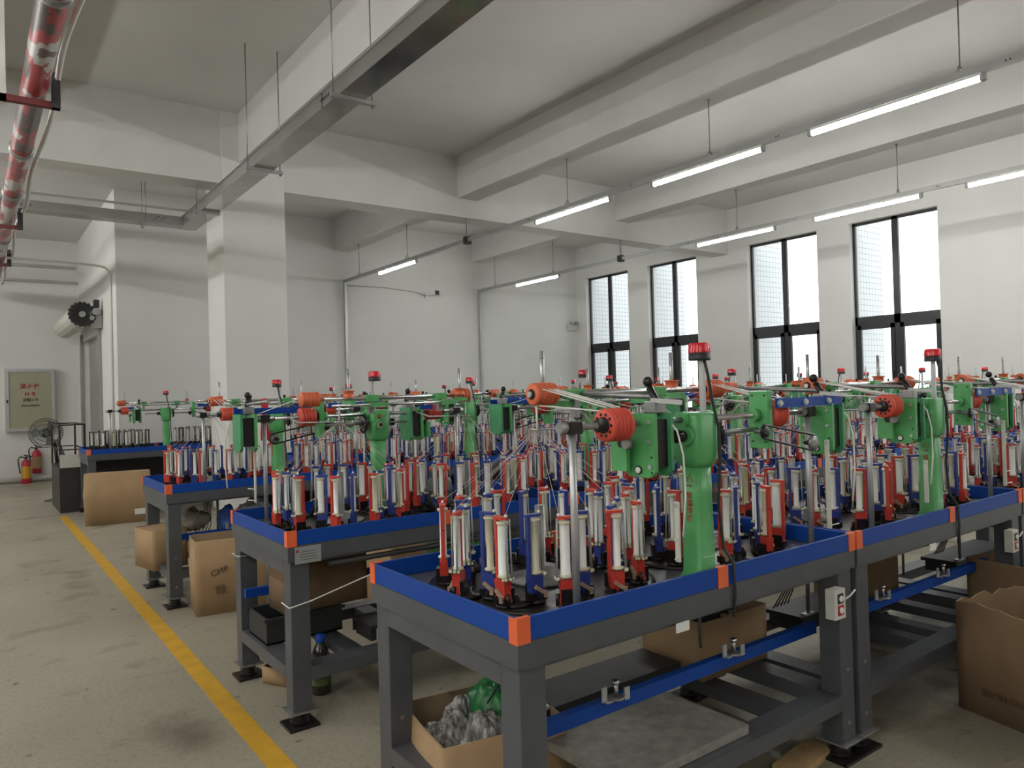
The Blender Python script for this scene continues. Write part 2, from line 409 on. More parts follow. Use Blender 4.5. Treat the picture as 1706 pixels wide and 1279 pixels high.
# fire pipe
t = thing('fire_pipe', 'large peeling red and white fire pipe under the ceiling, upper left', 'pipe', (.40, 0, 3.66))
b = MB(); b.cyl((0, YN+.4, 0), (0, 16.9, 0), .078, M['firepipe'], 24)
b.build('pipe', t)
b = MB()
for y in (4.4, 7.35, 8.9, 11.4): b.lathe([(.08, 0), (.092, .01), (.092, .07), (.08, .08)], (0, y, 0), (0, y+.1, 0), M['dsteel'], 24)
b.build('coupling', t)
for y in (5.9, 10.2, 13.0):
    b = MB(); b.box(-.22, y, -.12, .15, y+.05, -.08, M['darkred']); b.box(.10, y-.02, -.12, .15, y+.05, .12, M['dgrey'])
    b.box(-.22, y, -.12, -.16, y+.05, (4.67 if y < 8 else 4.36 if y < 11 else 4.78)-3.66, M['white']); b.build('support', t)
pts = [(.14+.02*math.sin(y*2.1), y, .055+.03*math.sin(y*1.3)) for y in [YN+.5+.35*k for k in range(72)]]
b = MB(); b.tube(pts, .018, M['ppipe'], 8)
o = b.build('cable_pipe'); o.location = (.40, 0, 3.66); tag(o, 'white plastic cable strapped along the peeling red fire pipe', 'cable')
# conduit by the roller door
b = MB(); b.tube([(-3, 12.4, 3.62), (1.6, 12.85, 3.62), (1.74, 12.87, 3.60), (1.80, 12.9, 3.55), (1.83, 12.95, 3.44), (1.832, 13.0, 3.3), (1.832, 13.0, .05)], .017, M['ppipe'], 8)
tag(b.build('conduit_pipe'), 'white conduit bending down beside the roller door', 'pipe')
# pipe on floor at the hydrant wall
b = MB(); b.cyl((-6.9, 17.2, .06), (1.8, 17.2, .06), .055, M['ppipe'], 12); tag(b.build('floor_pipe'), 'white pipe lying along the foot of the hydrant wall', 'pipe')
for z in (4.25, 3.95):
    b = MB(); b.cyl((-6.9, 17.26, z), (1.8, 17.26, z), .03, M['ppipe'], 8); tag(b.build('wall_pipe'), 'white pipe running high along the hydrant wall, %s of two' % ('upper' if z > 4 else 'lower'), 'pipe', 'pipes on the hydrant wall')
# hydrant cabinet
t = thing('hydrant_cabinet', 'pale fire hydrant cabinet with red Chinese lettering on the far wall', 'cabinet', (.985, 17.3, 1.0))
b = MB(); b.box(-.41, -.16, 0, .41, 0, 1.21, M['white'])
for q in ((-.41, 0, -.345, 1.21), (.345, 0, .41, 1.21), (-.345, 1.145, .345, 1.21), (-.345, 0, .345, .06)): b.box(q[0], -.185, q[1], q[2], -.16, q[3], M['chrome'])
b.build('frame', t)
b = MB(); b.box(-.343, -.172, .062, .343, -.161, 1.143, M['hrdoor']); d = b.build('door', t)
b = MB(); b.box(-.385, -.20, .55, -.36, -.186, .61, M['black']); b.build('latch', t)
for s, sz, z, m in (('消火栓', .105, .86, 'redink'), ('H·R', .10, .715, 'redink'), ('火警119', .065, .60, 'ink'), ('消防设施请勿挪用', .036, .49, 'ink')):
    text_into(d, 'lettering', s, sz, M[m], face_T((0, -.174, z), (1, 0, 0), (0, 0, 1)), .0015, 1.15, off=.0035 if sz > .06 else .0012)
# extinguishers
def exting(x, y, z, lab, body, lblm):
    t = thing('fire_extinguisher', lab, 'fire extinguisher', (x, y, z), 0, 'fire extinguishers at the hydrant wall')
    b = MB(); b.lathe([(.075, 0), (.082, .01), (.082, .38), (.06, .43), (.03, .455), (.028, .47)], (0, 0, 0), (0, 0, 1), M[body], 18); b.build('body', t)
    b = MB(); b.lathe([(.0832, .10), (.0832, .33)], (0, 0, 0), (0, 0, 1), M[lblm], 18, caps=False); b.build('paper_label', t)
    b = MB(); b.cyl((0, 0, .46), (0, 0, .52), .02, M['black'], 8); b.cbox((.03, -.02, .53), (.14, .02, .018), M['black'], (0, .25, 0)); b.cbox((.03, -.02, .50), (.12, .02, .014), M['black'], (0, -.1, 0)); b.build('valve', t)
    b = MB(); b.tube([(-.02, 0, .49), (-.09, -.02, .52), (-.13, -.03, .46), (-.12, -.04, .36), (-.10, -.05, .2)], .012, M['black'], 6); b.build('hose', t)
M['exred'] = mat('extinguisher_red', (.42, .02, .04), .35)
exting(.885, 16.95, .0, 'red fire extinguisher with yellow label standing on the floor', 'exred', 'yellowlbl')
exting(1.07, 17.18, .16, 'red fire extinguisher with pale label hung on the wall', 'exred', 'card')
# roller door
d = struct(bpy.data.objects.new('door_1', None)); C.objects.link(d); d.location = (1.85, 14.3, 0)
b = MB(); b.box(.10, 0, 0, .13, 2.4, 2.72, M['rodm']); b.build('shutter', d)
b = MB()
for y in (-.10, 2.38): b.box(-.05, y, 0, 0, y+.12, 2.85, M['rodm'])
b.build('guide_rail', d)
t = thing('roller_shutter', 'pale rolled shutter drum with dark open end above the door', 'roller shutter', (1.55, 14.05, 2.98))
b = MB(); r0 = .185
b.lathe([(r0, 0), (r0, 2.8)], (0, 0, 0), (0, 1, 0), M['offw'], 14, smooth=False); b.build('drum', t)
b = MB()
b.lathe([(r0+.005, 0), (r0+.01, -.03), (r0-.02, -.06), (r0-.05, -.02), (.05, -.01)], (0, 0, 0), (0, 1, 0), M['black'], 28)
for k in range(18): a = 2*PI*k/18; b.ball((math.cos(a)*r0, -.04, math.sin(a)*r0), .03, M['black'], 6, 4)
b.cyl((0, -.08, 0), (0, 0, 0), .05, M['rodm'], 10); b.build('end_ring', t)
b = MB(); b.box(.12, -.02, -.22, .29, .1, .1, M['rodm']); b.cyl((.2, -.1, .05), (.2, .05, .05), .06, M['rodm'], 12); b.cyl((.14, -.10, -.06), (.14, .05, -.06), .035, M['rodm'], 12); b.box(.17, -.08, .12, .25, .05, .25, M['black']); b.build('motor', t)
# camera + emergency light
t = thing('security_camera', 'white security camera with black face on the end wall', 'camera', (8.7, YF, 3.81))
b = MB(); b.cyl((0, 0, -.03), (0, -.05, -.03), .045, M['white'], 12); b.cyl((0, -.03, -.03), (.06, -.14, .0), .02, M['white'], 8); b.build('mount', t)
b = MB(); b.cbox((.06, -.2, .03), (.09, .2, .09), M['white'], (0, 0, .35), bev=.008); b.build('housing', t)
b = MB(); b.cbox((.115, -.31, .035), (.11, .04, .10), M['black'], (0, 0, .35), bev=.008); b.build('lens', t)
b = MB(); b.tube([(8.65, YF-.015, 3.8), (8.4, YF-.015, 3.87), (7.6, YF-.015, 3.93), (6.66, YF-.015, 3.92)], .008, M['rodm'], 6); tag(b.build('camera_cable'), 'thin cable on the end wall running left from the security camera', 'cable')
t = thing('emergency_light', 'white twin-head emergency light on the end wall left of the windows', 'lamp', (13.2, YF, 3.2))
b = MB(); b.box(-.16, -.07, -.1, .16, 0, .06, M['offw'], bev=.01); b.build('case', t)
for x in (-.07, .08): b = MB(); b.lathe([(.03, 0), (.055, .06), (.05, .08)], (x, -.04, .09), (x, -.2, .13), M['rodm'], 12); b.build('lamp_head', t)

# ------------------------------------------------------------------ braiding machine
TW, ZT_ = .88, .894
SHZ, YC = 1.388, .085
def make_machine(L, lite=False):
    root = thing('braiding_machine', '', 'braiding machine')
    def P(name, b, par=None): return b.build(name, par or root)
    c = L/2
    # table
    b = MB(); g = M['grey']
    for (x0, y0, x1, y1) in ((0, 0, L, .03), (0, TW-.03, L, TW), (0, .03, .03, TW-.03), (L-.03, .03, L, TW-.03)):
        b.box(x0, y0, .757, x1, y1, .829, g)
    for (x0, x1) in ((.012, .09), (L-.09, L-.012)): b.box(x0, .10, .69, x1, TW-.10, .757, g)
    for y0 in (.012, TW-.09): b.box(.1, y0, .745, L-.1, y0+.078, .757, g)
    for (x0, x1) in ((.012, .115), (L-.115, L-.012)): b.box(x0, .10, .205, x1, TW-.10, .265, g)
    for y0 in (.012, TW-.115): b.box(.10, y0, .205, L-.10, y0+.103, .265, g)
    P('frame', b)
    if not lite:
        b = MB()
        for x in (L*.44, L*.56, L*.76): b.box(x, .115, .215, x+.09, TW-.115, .262, M['dgrey'])
        P('cross_beam', b)
        b = MB(); b.box(.42, TW-.36, .325, L-.46, TW-.14, .345, M['black']); b.box(.42, TW-.36, .275, L-.46, TW-.345, .325, M['black'])
        for x in (.44, L-.50): b.box(x, TW-.34, .262, x+.03, TW-.16, .325, M['black'])
        P('shelf_board', b)
        b = MB(); b.box(.13, .17, .455, L-.01, .20, .50, M['blue'])
        P('rail', b)
        for x in (.30*L, .66*L):
            b = MB(); b.cyl((x, .16, .50), (x, .16, .508), .026, M['dsteel'], 16); b.cyl((x, .16, .508), (x, .16, .56), .008, M['steel'], 10); b.cyl((x, .16, .546), (x, .16, .56), .011, M['steel'], 8)
            b.box(x-.055, .165, .498, x-.034, .171, .545, M['alu']); b.box(x+.03, .150, .49, x+.052, .156, .53, M['alu']); b.box(x-.05, .15, .498, x+.05, .171, .503, M['alu']); P('tension_bracket', b)
    leg = None
    for (x, y) in ((.012, .012), (L-.102, .012), (.012, TW-.102), (L-.102, TW-.102)):
        if leg is None:
            b = MB(); b.box(0, 0, .075, .09, .09, .757, g, bev=.004); b.cyl((.045, -.001, .15), (.045, .002, .15), .009, M['dsteel'], 8); b.cyl((.045, -.002, .36), (.045, .002, .36), .008, M['dsteel'], 8)
            leg = P('leg', b); leg.location = (x, y, 0)
            b = MB(); b.box(-.02, -.02, .068, .11, .11, .076, M['dsteel'], bev=.003); b.cyl((.045, .045, .012), (.045, .045, .07), .014, M['dsteel'], 8)
            b.lathe([(.04, 0), (.045, .006), (.03, .014), (.045, .022), (.03, .03), (.04, .038)], (.045, .045, .012), (.045, .045, 1), M['oily'], 14)
            b.box(-.025, -.025, 0, .115, .115, .012, M['oily']); P('foot_pad', b, leg)
        else:
            l2 = copy_tree(leg, root); l2.location = (x, y, 0)
    # top plate with the two track discs
    b = MB(); b.box(.03, .03, .80, L-.03, TW-.03, .829, M['plate']); P('top_plate', b)
    for rx in (.45, L-.44):
        b = MB(); b.lathe([(.0, .0), (.395, .0), (.395, .008), (.36, .010), (.34, .006), (.27, .006), (.25, .010), (.0, .010)], (rx, .46, .829), (rx, .46, 2), M['oily'], 40, caps=False)
        for k in range(10):
            a = 2*PI*k/10; b.lathe([(.05, .0), (.05, .006), (.02, .008), (.012, .03)], (rx+.31*math.cos(a), .46+.31*math.sin(a), .839), (rx+.31*math.cos(a), .46+.31*math.sin(a), 2), M['oily'], 10)
        b.lathe([(.12, 0), (.12, .012), (.05, .02), (.05, .05), (.017, .05), (.017, .26), (.0, .26)], (rx, .46, .838), (rx, .46, 2), M['dsteel'], 20)
        P('braiding_ring', b)
    # blue tray sides, orange caps
    for q in ((.0, 0, L, .012), (0, TW-.012, L, TW), (0, .012, .012, TW-.012), (L-.012, .012, L, TW-.012)):
        b = MB(); b.box(q[0], q[1], .831, q[2], q[3], ZT_, M['blue']); b.box(q[0]+.001, q[1]+.001, .829, q[2]-.001, q[3]-.001, .831, M['black']); P('tray_side', b)
    for (x, y) in ((0, 0), (L, 0), (0, TW), (L, TW)):
        sx = 1 if x == 0 else -1; sy = 1 if y == 0 else -1; b = MB(); e = .003
        b.box(min(x-sx*e, x+sx*.042), min(y-sy*e, y), .826, max(x-sx*e, x+sx*.042), max(y-sy*e, y), ZT_+.002, M['orange'])
        b.box(min(x-sx*e, x), min(y-sy*e, y+sy*.035), .826, max(x-sx*e, x), max(y-sy*e, y+sy*.035), ZT_+.002, M['orange'])
        b.box(min(x-sx*e, x+sx*.042), min(y-sy*e, y+sy*.014), ZT_, max(x-sx*e, x+sx*.042), max(y-sy*e, y+sy*.014), ZT_+.003, M['orange'])
        P('corner_cap', b)
    for y0, y1 in ((-.004, .014), (TW-.014, TW+.004)):
        b = MB(); b.box(c-.012, y0, .826, c+.038, y1, ZT_+.002, M['orange']); P('middle_cap', b)
    # column
    b = MB()
    def oct_(hx, hy, z, k=.72):
        pts = []
        n = 24
        for i in range(n):
            a = 2*PI*i/n; ca, sa = math.cos(a), math.sin(a); e = .42
            pts.append((c+hx*math.copysign(abs(ca)**e, ca), YC+hy*math.copysign(abs(sa)**e, sa), z))
        return pts
    def loft(b, secs, m):
        rs = [[b.bm.verts.new(p) for p in s_] for s_ in secs]; n = len(rs[0])
        for k in range(len(rs)-1):
            for i in range(n): b._f([rs[k][i], rs[k][(i+1) % n], rs[k+1][(i+1) % n], rs[k+1][i]], m, True)
        b._f(rs[0][::-1], m); b._f(rs[-1], m)
    loft(b, [oct_(.055, .055, .829), oct_(.055, .055, .85), oct_(.045, .044, .87), oct_(.040, .040, 1.12), oct_(.040, .040, 1.225)], M['green'])
    col = P('column', b)
    b = MB(); loft(b, [oct_(.040, .040, 1.225), oct_(.056, .052, 1.243), oct_(.060, .058, 1.27), oct_(.062, .060, 1.40), oct_(.052, .05, 1.412)], M['green'])
    b.cyl((c-.075, YC-.0, SHZ), (c-.05, YC, SHZ), .028, M['green'], 16); b.cyl((c+.05, YC, SHZ), (c+.075, YC, SHZ), .028, M['green'], 16)
    b.cyl((c-.078, YC-.012, 1.335), (c-.05, YC-.012, 1.335), .034, M['green'], 18)
    b.cyl((c+.015, YC+.05, 1.325), (c+.015, YC+.072, 1.325), .03, M['green'], 18)
    P('drive_housing', b, col)
    b = MB(); b.cyl((c-.112, YC-.012, 1.335), (c-.075, YC-.012, 1.335), .014, M['oily'], 12); b.cyl((c-.098, YC-.012, 1.335), (c-.078, YC-.012, 1.335), .019, M['oily'], 14)
    for k in range(14):
        a = 2*PI*k/14; b.cbox((c-.106, YC-.012+.019*math.cos(a), 1.335+.019*math.sin(a)), (.018, .006, .006), M['oily'], (a, 0, 0))
    P('pinion', b, col)
    b = MB(); b.cyl((c+.015, YC+.070, 1.325), (c+.015, YC+.076, 1.325), .017, M['cream'], 14); b.cyl((c+.015, YC+.074, 1.325), (c+.015, YC+.080, 1.325), .012, M['oily'], 12); P('knob', b, col)
    b = MB(); st = [(c+.015+(.016 if q % 2 == 0 else .007)*math.sin(PI*q/5), YC+.0585, 1.375+(.016 if q % 2 == 0 else .007)*math.cos(PI*q/5)) for q in range(10)]
    b.prism(st, (0, .004, 0), M['redink']); P('star', b, col)
    if not lite:
        # logo triangle and lettering on the front-left of the column
        nv = Vector((-1, 0, 0)); xv = Vector((0, -1, 0)); bp0 = Vector((c, YC, .125))+nv*.0404
        def tp(u_, z_): return bp0+xv*u_+Vector((0, 0, z_))
        text_into(col, 'lettering', '恒\n瑞\n精\n機', .025, M['redink'], face_T(tp(-.001, .965), xv, (0, 0, 1)), .0012, 1., off=.0004, line=1.05)
        b = MB(); z0 = 1.052
        b.tube([tp(-.013, z0), tp(.016, z0), tp(.004, z0+.028)], .0013, M['redink'], 4, True); b.tube([tp(-.020, z0+.014), tp(-.008, z0+.014), tp(.016, z0+.004)], .0012, M['redink'], 4)
        b.tube([tp(-.011, z0-.010), tp(.012, z0-.010)], .0012, M['redink'], 4)
        for k in range(3): b.tube([tp(-.007+k*.007, z0-.018), tp(-.007+k*.007, z0-.011)], .0012, M['redink'], 4)
        P('emblem', b, col)
        b = MB(); b.tube([p for p in oct_(.0415, .0415, .925)], .0022, M['rope'], 5, True); P('tie', b, col)
    # beacon
    b = MB(); b.box(c+.012, YC-.03, 1.40, c+.024, YC-.012, 1.592, M['alu']); pl = P('beacon_pole', b)
    bx, by = c-.004, YC-.03
    b = MB(); b.lathe([(.0, .0), (.036, .0), (.037, .004), (.0365, .026), (.0, .026)], (bx, by, 1.588), (bx, by, 3), M['black'], 20, caps=False); be = P('beacon', b)
    b = MB(); b.lathe([(.0365, .0), (.0345, .026), (.031, .033), (.0, .034)], (bx, by, 1.614), (bx, by, 3), M['lens'], 20, caps=False)
    for k in range(20): a = 2*PI*k/20; b.cyl((bx+.0362*math.cos(a), by+.0362*math.sin(a), 1.614), (bx+.0342*math.cos(a), by+.0342*math.sin(a), 1.642), .0016, M['lens'], 4)
    P('lens', b, be)
    b = MB(); b.tube([(bx, by-.02, 1.588), (bx+.006, by-.028, 1.54), (bx+.03, YC-.055, 1.45), (bx+.045, YC-.066, 1.36), (c+.043, YC-.066, 1.25), (c+.046, YC-.052, 1.1), (c+.055, YC-.06, .95), (c+.065, -.006, .90), (c+.068, -.008, .80), (c+.06, -.004, .72)], .0055, M['black'], 7); P('beacon_cable', b)
    # posts and shafts
    for x in (.285, L-.165):
        b = MB(); b.cyl((x, YC, .829), (x, YC, SHZ+.01), .0115, M['alu'], 14); b.cbox((x, YC, SHZ), (.05, .046, .04), M['oily'], bev=.004); b.cyl((x-.05, YC, SHZ), (x+.04, YC, SHZ), .017, M['dsteel'], 12); P('support_post', b)
    b = MB(); b.cyl((.24, YC, SHZ), (c-.06, YC, SHZ), .0105, M['dsteel'], 14); P('shaft', b)
    b = MB(); b.cyl((c+.06, YC, SHZ), (L-.14, YC, SHZ), .0105, M['steel'], 14); P('shaft', b)
    # take-up drums
    for x0 in (.415, L-.45):
        b = MB(); pr = [(.022, 0), (.046, 0), (.051, .004)]
        for k in range(4): pr += [(.052, .012+k*.017), (.046, .015+k*.017), (.046, .023+k*.017), (.052, .026+k*.017)]
        pr += [(.051, .086), (.022, .088)]
        b.lathe(pr, (x0, YC, SHZ), (x0+1, YC, SHZ), M['drum'], 28)
        d = P('takeup_drum', b)
        b = MB()
        for k in range(10): a = 2*PI*k/10; b.cyl((x0-.0015, YC+.034*math.cos(a), SHZ+.034*math.sin(a)), (x0+.001, YC+.034*math.cos(a), SHZ+.034*math.sin(a)), .0052, M['oily'], 8)
        b.lathe([(.026, -.004), (.026, .0), (.018, -.03), (.0135, -.03)], (x0, YC, SHZ), (x0+1, YC, SHZ), M['oily'], 16); P('hub', b, d)
    # gearboxes: two green plates with spacer bars
    for gx in (.565, L-.105):
        b = MB(); zb, zt = (1.215, 1.418)
        for x, w in ((gx, .014), (gx+.076, .014)):
            b.prism([(x, .015, zb+.02), (x, .04, zb), (x, .13, zb), (x, .155, zb+.02), (x, .155, zt), (x, .015, zt)], (w, 0, 0), M['green'] if x == gx else M['dgreen'])
        b.box(gx+.014, .03, zb+.03, gx+.076, .14, zt-.02, M['oily'])
        gb = P('gearbox', b)
        b = MB()
        for y in (.035, .135):
            for z in (1.25, 1.33, 1.39): b.cyl((gx-.006, y, z), (gx+.002, y, z), .0075, M['alu'], 8); b.cyl((gx+.01, y, z), (gx+.09, y, z), .004, M['alu'], 6)
        b.cyl((gx-.004, .085, 1.238), (gx+.001, .085, 1.238), .014, M['oily'], 12); b.cyl((gx-.007, .085, 1.238), (gx+.001, .085, 1.238), .010, M['bob'], 12)
        for y in (.03, .14): b.cyl((gx-.001, y, 1.28), (gx+.001, y, 1.28), .004, M['oily'], 6); b.cyl((gx-.001, y, 1.232), (gx+.001, y, 1.232), .004, M['oily'], 6)
        P('bolt', b, gb)
    # bracket on gearbox tops, arms to the upper rod
    for x in (.64, L-.06 if lite else L-.075):
        b = MB(); b.cbox((x-.01, .07, 1.437), (.05, .05, .04), M['dsteel'], bev=.004); b.cyl((x, .06, 1.44), (x, .10, 1.50), .012, M['oily'], 8)
        b.cbox((x-.01, .02, 1.455), (.016, .10, .014), M['alu'], (.1, 0, .5)); b.ball((x+.005, .11, 1.52), .018, M['oily'], 8, 5); b.cyl((x, .085, 1.47), (x, .44, 1.485), .009, M['dsteel'], 8)
        P('guide_bracket', b)
    # bearing plates
    b = MB(); b.box(c+.345, .035, 1.265, c+.375, .115, 1.478, M['green'], bev=.003); b.cyl((c+.32, YC, SHZ), (c+.346, YC, SHZ), .024, M['green'], 14)
    for y in (.048, .10):
        for z in (1.29, 1.46): b.cyl((c+.343, y, z), (c+.346, y, z), .004, M['oily'], 6)
    P('bearing_plate', b)
    b = MB(); b.box(.525, .10, 1.235, .54, .17, 1.33, M['green']); b.cyl((.505, .085, 1.325), (.525, .085, 1.325), .017, M['dsteel'], 14); b.cyl((.52, .12, 1.325), (.55, .12, 1.325), .015, M['oily'], 12); P('bearing_plate', b)
    b = MB(); b.box(c+.385, .018, 1.412, L-.02, .030, 1.448, M['blue'])
    bar = P('link_bar', b)
    b = MB()
    for x in (c+.395, c+.56, c+.72): b.cyl((x, .008, 1.43), (x, .020, 1.43), .0095, M['alu'], 8); b.cyl((x, .014, 1.43), (x, .019, 1.43), .013, M['alu'], 10)
    P('bolt', b, bar)
    # left link bar behind the drum
    b = MB(); b.box(.50, .145, 1.405, .585, .16, 1.435, M['blue']); P('link_bar', b)
    # sprockets, lay shaft, chain
    b = MB(); b.lathe([(.014, 0), (.048, 0), (.052, .004), (.052, .009), (.048, .013), (.014, .013)], (c+.085, YC, 1.33), (c+1, YC, 1.33), M['oily'], 24)
    for k in range(22): a = 2*PI*k/22; b.cbox((c+.0915, YC+.053*math.cos(a), 1.33+.053*math.sin(a)), (.006, .006, .006), M['oily'], (a, 0, 0))
    for k in range(5): a = 2*PI*k/5; b.cyl((c+.084, YC+.034*math.cos(a), 1.33+.034*math.sin(a)), (c+.0985, YC+.034*math.cos(a), 1.33+.034*math.sin(a)), .006, M['rodm'], 8)
    P('sprocket', b)
    b = MB(); b.cyl((c+.06, YC, 1.335), (c+.345, YC, 1.335), .009, M['dsteel'], 10); b.cyl((c-.26, YC+.02, 1.335), (c-.06, YC+.02, 1.335), .006, M['dsteel'], 8); P('lay_shaft', b)
    pa, pb, ra, rb = (c+.30, 1.330), (c+.60, 1.272), .024, .030
    b = MB(); b.lathe([(.008, 0), (ra-.003, 0), (ra-.003, .012), (.008, .012)], (pa[0], .012, pa[1]), (pa[0], 1, pa[1]), M['oily'], 16); b.cyl((pa[0], .02, pa[1]), (pa[0], .06, pa[1]), .008, M['dsteel'], 8); P('sprocket', b)
    b = MB(); b.lathe([(.008, 0), (rb-.003, 0), (rb-.003, .012), (.008, .012)], (pb[0], .008, pb[1]), (pb[0], 1, pb[1]), M['dsteel'], 16); b.cyl((pb[0], .014, pb[1]), (pb[0], .05, pb[1]), .01, M['oily'], 8); P('sprocket', b)
    th = math.atan2(pb[1]-pa[1], pb[0]-pa[0]); loop = []
    for k in range(9): a = th+PI/2+PI*k/8; loop.append((pa[0]+ra*math.cos(a), .018, pa[1]+ra*math.sin(a)))
    for k in range(9): a = th-PI/2+PI*k/8; loop.append((pb[0]+rb*math.cos(a), .014, pb[1]+rb*math.sin(a)))
    b = MB(); b.tube(loop, .0045, M['oily'], 5, True); P('chain', b)
    # sensor arms with hooks
    for x, z0, z1, dx in ((L-.125, .925, 1.275, .03), (.675, .935, 1.13, -.03)):
        b = MB(); b.box(x-.005, .02, z0, x+.005, .038, z1, M['offw'], bev=.003)
        for z in (z0+.012, z0+.075): b.cyl((x, .03, z), (x+dx*1.2, .01, z+.006), .0028, M['white'], 6)
        b.cyl((x-.006, .029, z1-.012), (x+.006, .029, z1-.012), .008, M['alu'], 8)
        P('sensor_arm', b)
    for gx in (.655, L-.005):
        b = MB(); b.tube([(gx-.01, .02, 1.385), (gx+.01, .01, 1.36), (gx+.025, .0, 1.28), (gx+.03, .0, 1.15), (gx+.025, .01, 1.02)], .0035, M['rope'], 6); P('sensor_lead', b)
    # upper rod with orange guide drums and bobbins
    ZU, YU = 1.488, .46
    b = MB(); b.cyl((.44, YU, ZU), (L-.28, YU, ZU), .011, M['steel'], 14); b.cyl((.56, YU+.10, 1.452), (L-.36, YU+.10, 1.452), .007, M['steel'], 10); P('upper_rod', b)
    for x in (c-.215, c+.22):
        b = MB(); b.box(x-.035, YU-.025, ZU-.022, x+.035, YU+.03, ZU+.016, M['green'], bev=.004); b.box(x-.012, YU-.015, 1.40, x+.012, YU+.015, ZU-.022, M['dsteel']); b.box(x-.05, YU, 1.44, x+.05, YU+.11, 1.462, M['green']); P('rod_clamp', b)
    for x0 in (.43, L-.33):
        b = MB(); pr = [(.014, 0), (.034, 0), (.039, .004)]
        for k in range(4): pr += [(.040, .014+k*.02), (.036, .018+k*.02), (.036, .026+k*.02), (.040, .030+k*.02)]
        pr += [(.039, .096), (.014, .098)]
        b.lathe(pr, (x0, YU, ZU), (x0+1, YU, ZU), M['odrum'], 24); d = P('guide_drum', b)
        b = MB(); b.lathe([(.019, -.003), (.019, .0)], (x0, YU, ZU), (x0+1, YU, ZU), M['oily'], 14); b.cyl((x0-.012, YU, ZU), (x0, YU, ZU), .011, M['steel'], 10); P('hub', b, d)
    for x in (.52, c+.37):
        b = MB(); b.cyl((x, YU+.05, 1.46), (x, YU+.05, 1.645), .0085, M['alu'], 10); b.cyl((x, YU+.05, 1.617), (x, YU+.05, 1.620), .0092, M['dsteel'], 10); b.cbox((x, YU+.05, 1.465), (.03, .12, .02), M['green']); P('spindle', b)
        b = MB(); b.lathe([(.0, 0), (.030, 0), (.032, .003), (.026, .006), (.026, .032), (.034, .036), (.034, .039), (.0, .039)], (x, YU+.05, 1.49), (x, YU+.05, 3), M['odrum'], 20, caps=False); P('rope_bobbin', b)
    # yarn guides over the rings
    for rx in (.45, L-.44):
        b = MB(); b.tube([(rx+.022*math.cos(a), .46+.022*math.sin(a), 1.365) for a in [2*PI*k/16 for k in range(16)]], .004, M['steel'], 6, True)
        b.cyl((rx+.022, .46, 1.365), (rx+.16, .30, 1.365), .004, M['alu'], 6); b.cyl((rx+.16, .30, 1.365), (rx+.16, .10, 1.40), .004, M['alu'], 6); P('yarn_guide', b)
    if not lite:
        # wires hanging below
        b = MB()
        for k in range(5): b.tube([(.40+.012*k, .60, .80), (.405+.012*k, .60, .62), (.36+.022*k, .58, .48), (.30+.03*k, .6, .40)], .0035, M['black'], 5)
        P('wiring', b)
        b = MB(); b.cyl((.49, .53, .80), (.49, .53, .35), .010, M['dsteel'], 8); b.box(.45, .52, .345, .53, .55, .355, M['alu']); P('drop_rod', b)
        b = MB(); b.cyl((L-.45, .42, .80), (L-.45, .42, .43), .007, M['dsteel'], 8); P('drop_rod', b)
    return root

def children_named(o, n): return [c for c in o.children if c.name.split('.')[0] == n]
L1 = 1.69
proto = make_machine(L1)
lite = make_machine(1.95, True)
ROWS = [  # (row name, y0, rotated, x0 list)
    ('front', 1.577, False, [1.161, 2.87, 4.58]),
    ('second', 3.279, True, [1.146, 2.85, 4.62, 6.43, 8.2, 9.95]),
    ('third', 5.772, False, [1.14, 2.97, 4.79, 6.60, 8.42, 10.2]),
    ('fourth', 7.2, True, [2.72, 4.45, 6.2, 7.95, 9.7]),
    ('farthest', 11.0, False, [1.237, 3.66, 5.73, 7.82, 9.9]),
]
MLAB = {}
MACH = {}
for ri, (rn, y0, rot, xs) in enumerate(ROWS):
    for k, x0 in enumerate(xs):
        src = lite if ri == 4 else proto; L = 1.95 if ri == 4 else L1
        first = (ri == 0 and k == 0) or (ri == 4 and k == 0)
        o = src if first else copy_tree(src)
        if ri == 3:  # far away: drop what is too small to see
            for ch in list(o.children):
                if ch.name.split('.')[0] in ('wiring', 'drop_rod', 'sensor_lead', 'tension_bracket', 'shelf_board', 'cross_beam'): bpy.data.objects.remove(ch)
        if rot: o.location = (x0+L, y0+TW, 0); o.rotation_euler = (0, 0, PI)
        else: o.location = (x0, y0, 0)
        if ri == 0: nm = ['nearest machine', 'second front-row machine', 'right-edge front-row machine'][k]
        else: nm = '%s row\'s %s machine' % (rn, ['aisle-end', 'second', 'third', 'fourth', 'fifth', 'sixth'][k])
        MLAB[ri, k] = nm; MACH[ri, k] = o
        o['group'] = 'braiding machines on grey tables'
        if ri == 0: lab = ['green and grey braiding machine nearest the camera, its blue tray ending at the aisle', 'braiding machine joined right of the nearest one, behind the large open carton', 'braiding machine cut off by the right edge of the photo, front row'][k]
        elif k == 0: lab = {1: 'braiding machine at the aisle end of the second row, white plate below its corner', 2: 'braiding machine at the aisle end of the third row, beside a tall carton', 3: 'leftmost braiding machine of the fourth row, beyond the red ribbon machine', 4: 'farthest braiding machine at the aisle with dark carriers, behind a flat brown carton'}[ri]
        else: lab = 'braiding machine, %s from the aisle in the %s row from the camera' % (ordn[k], {1: 'second', 2: 'third', 3: 'fourth', 4: 'last'}[ri])
        o['label'] = lab
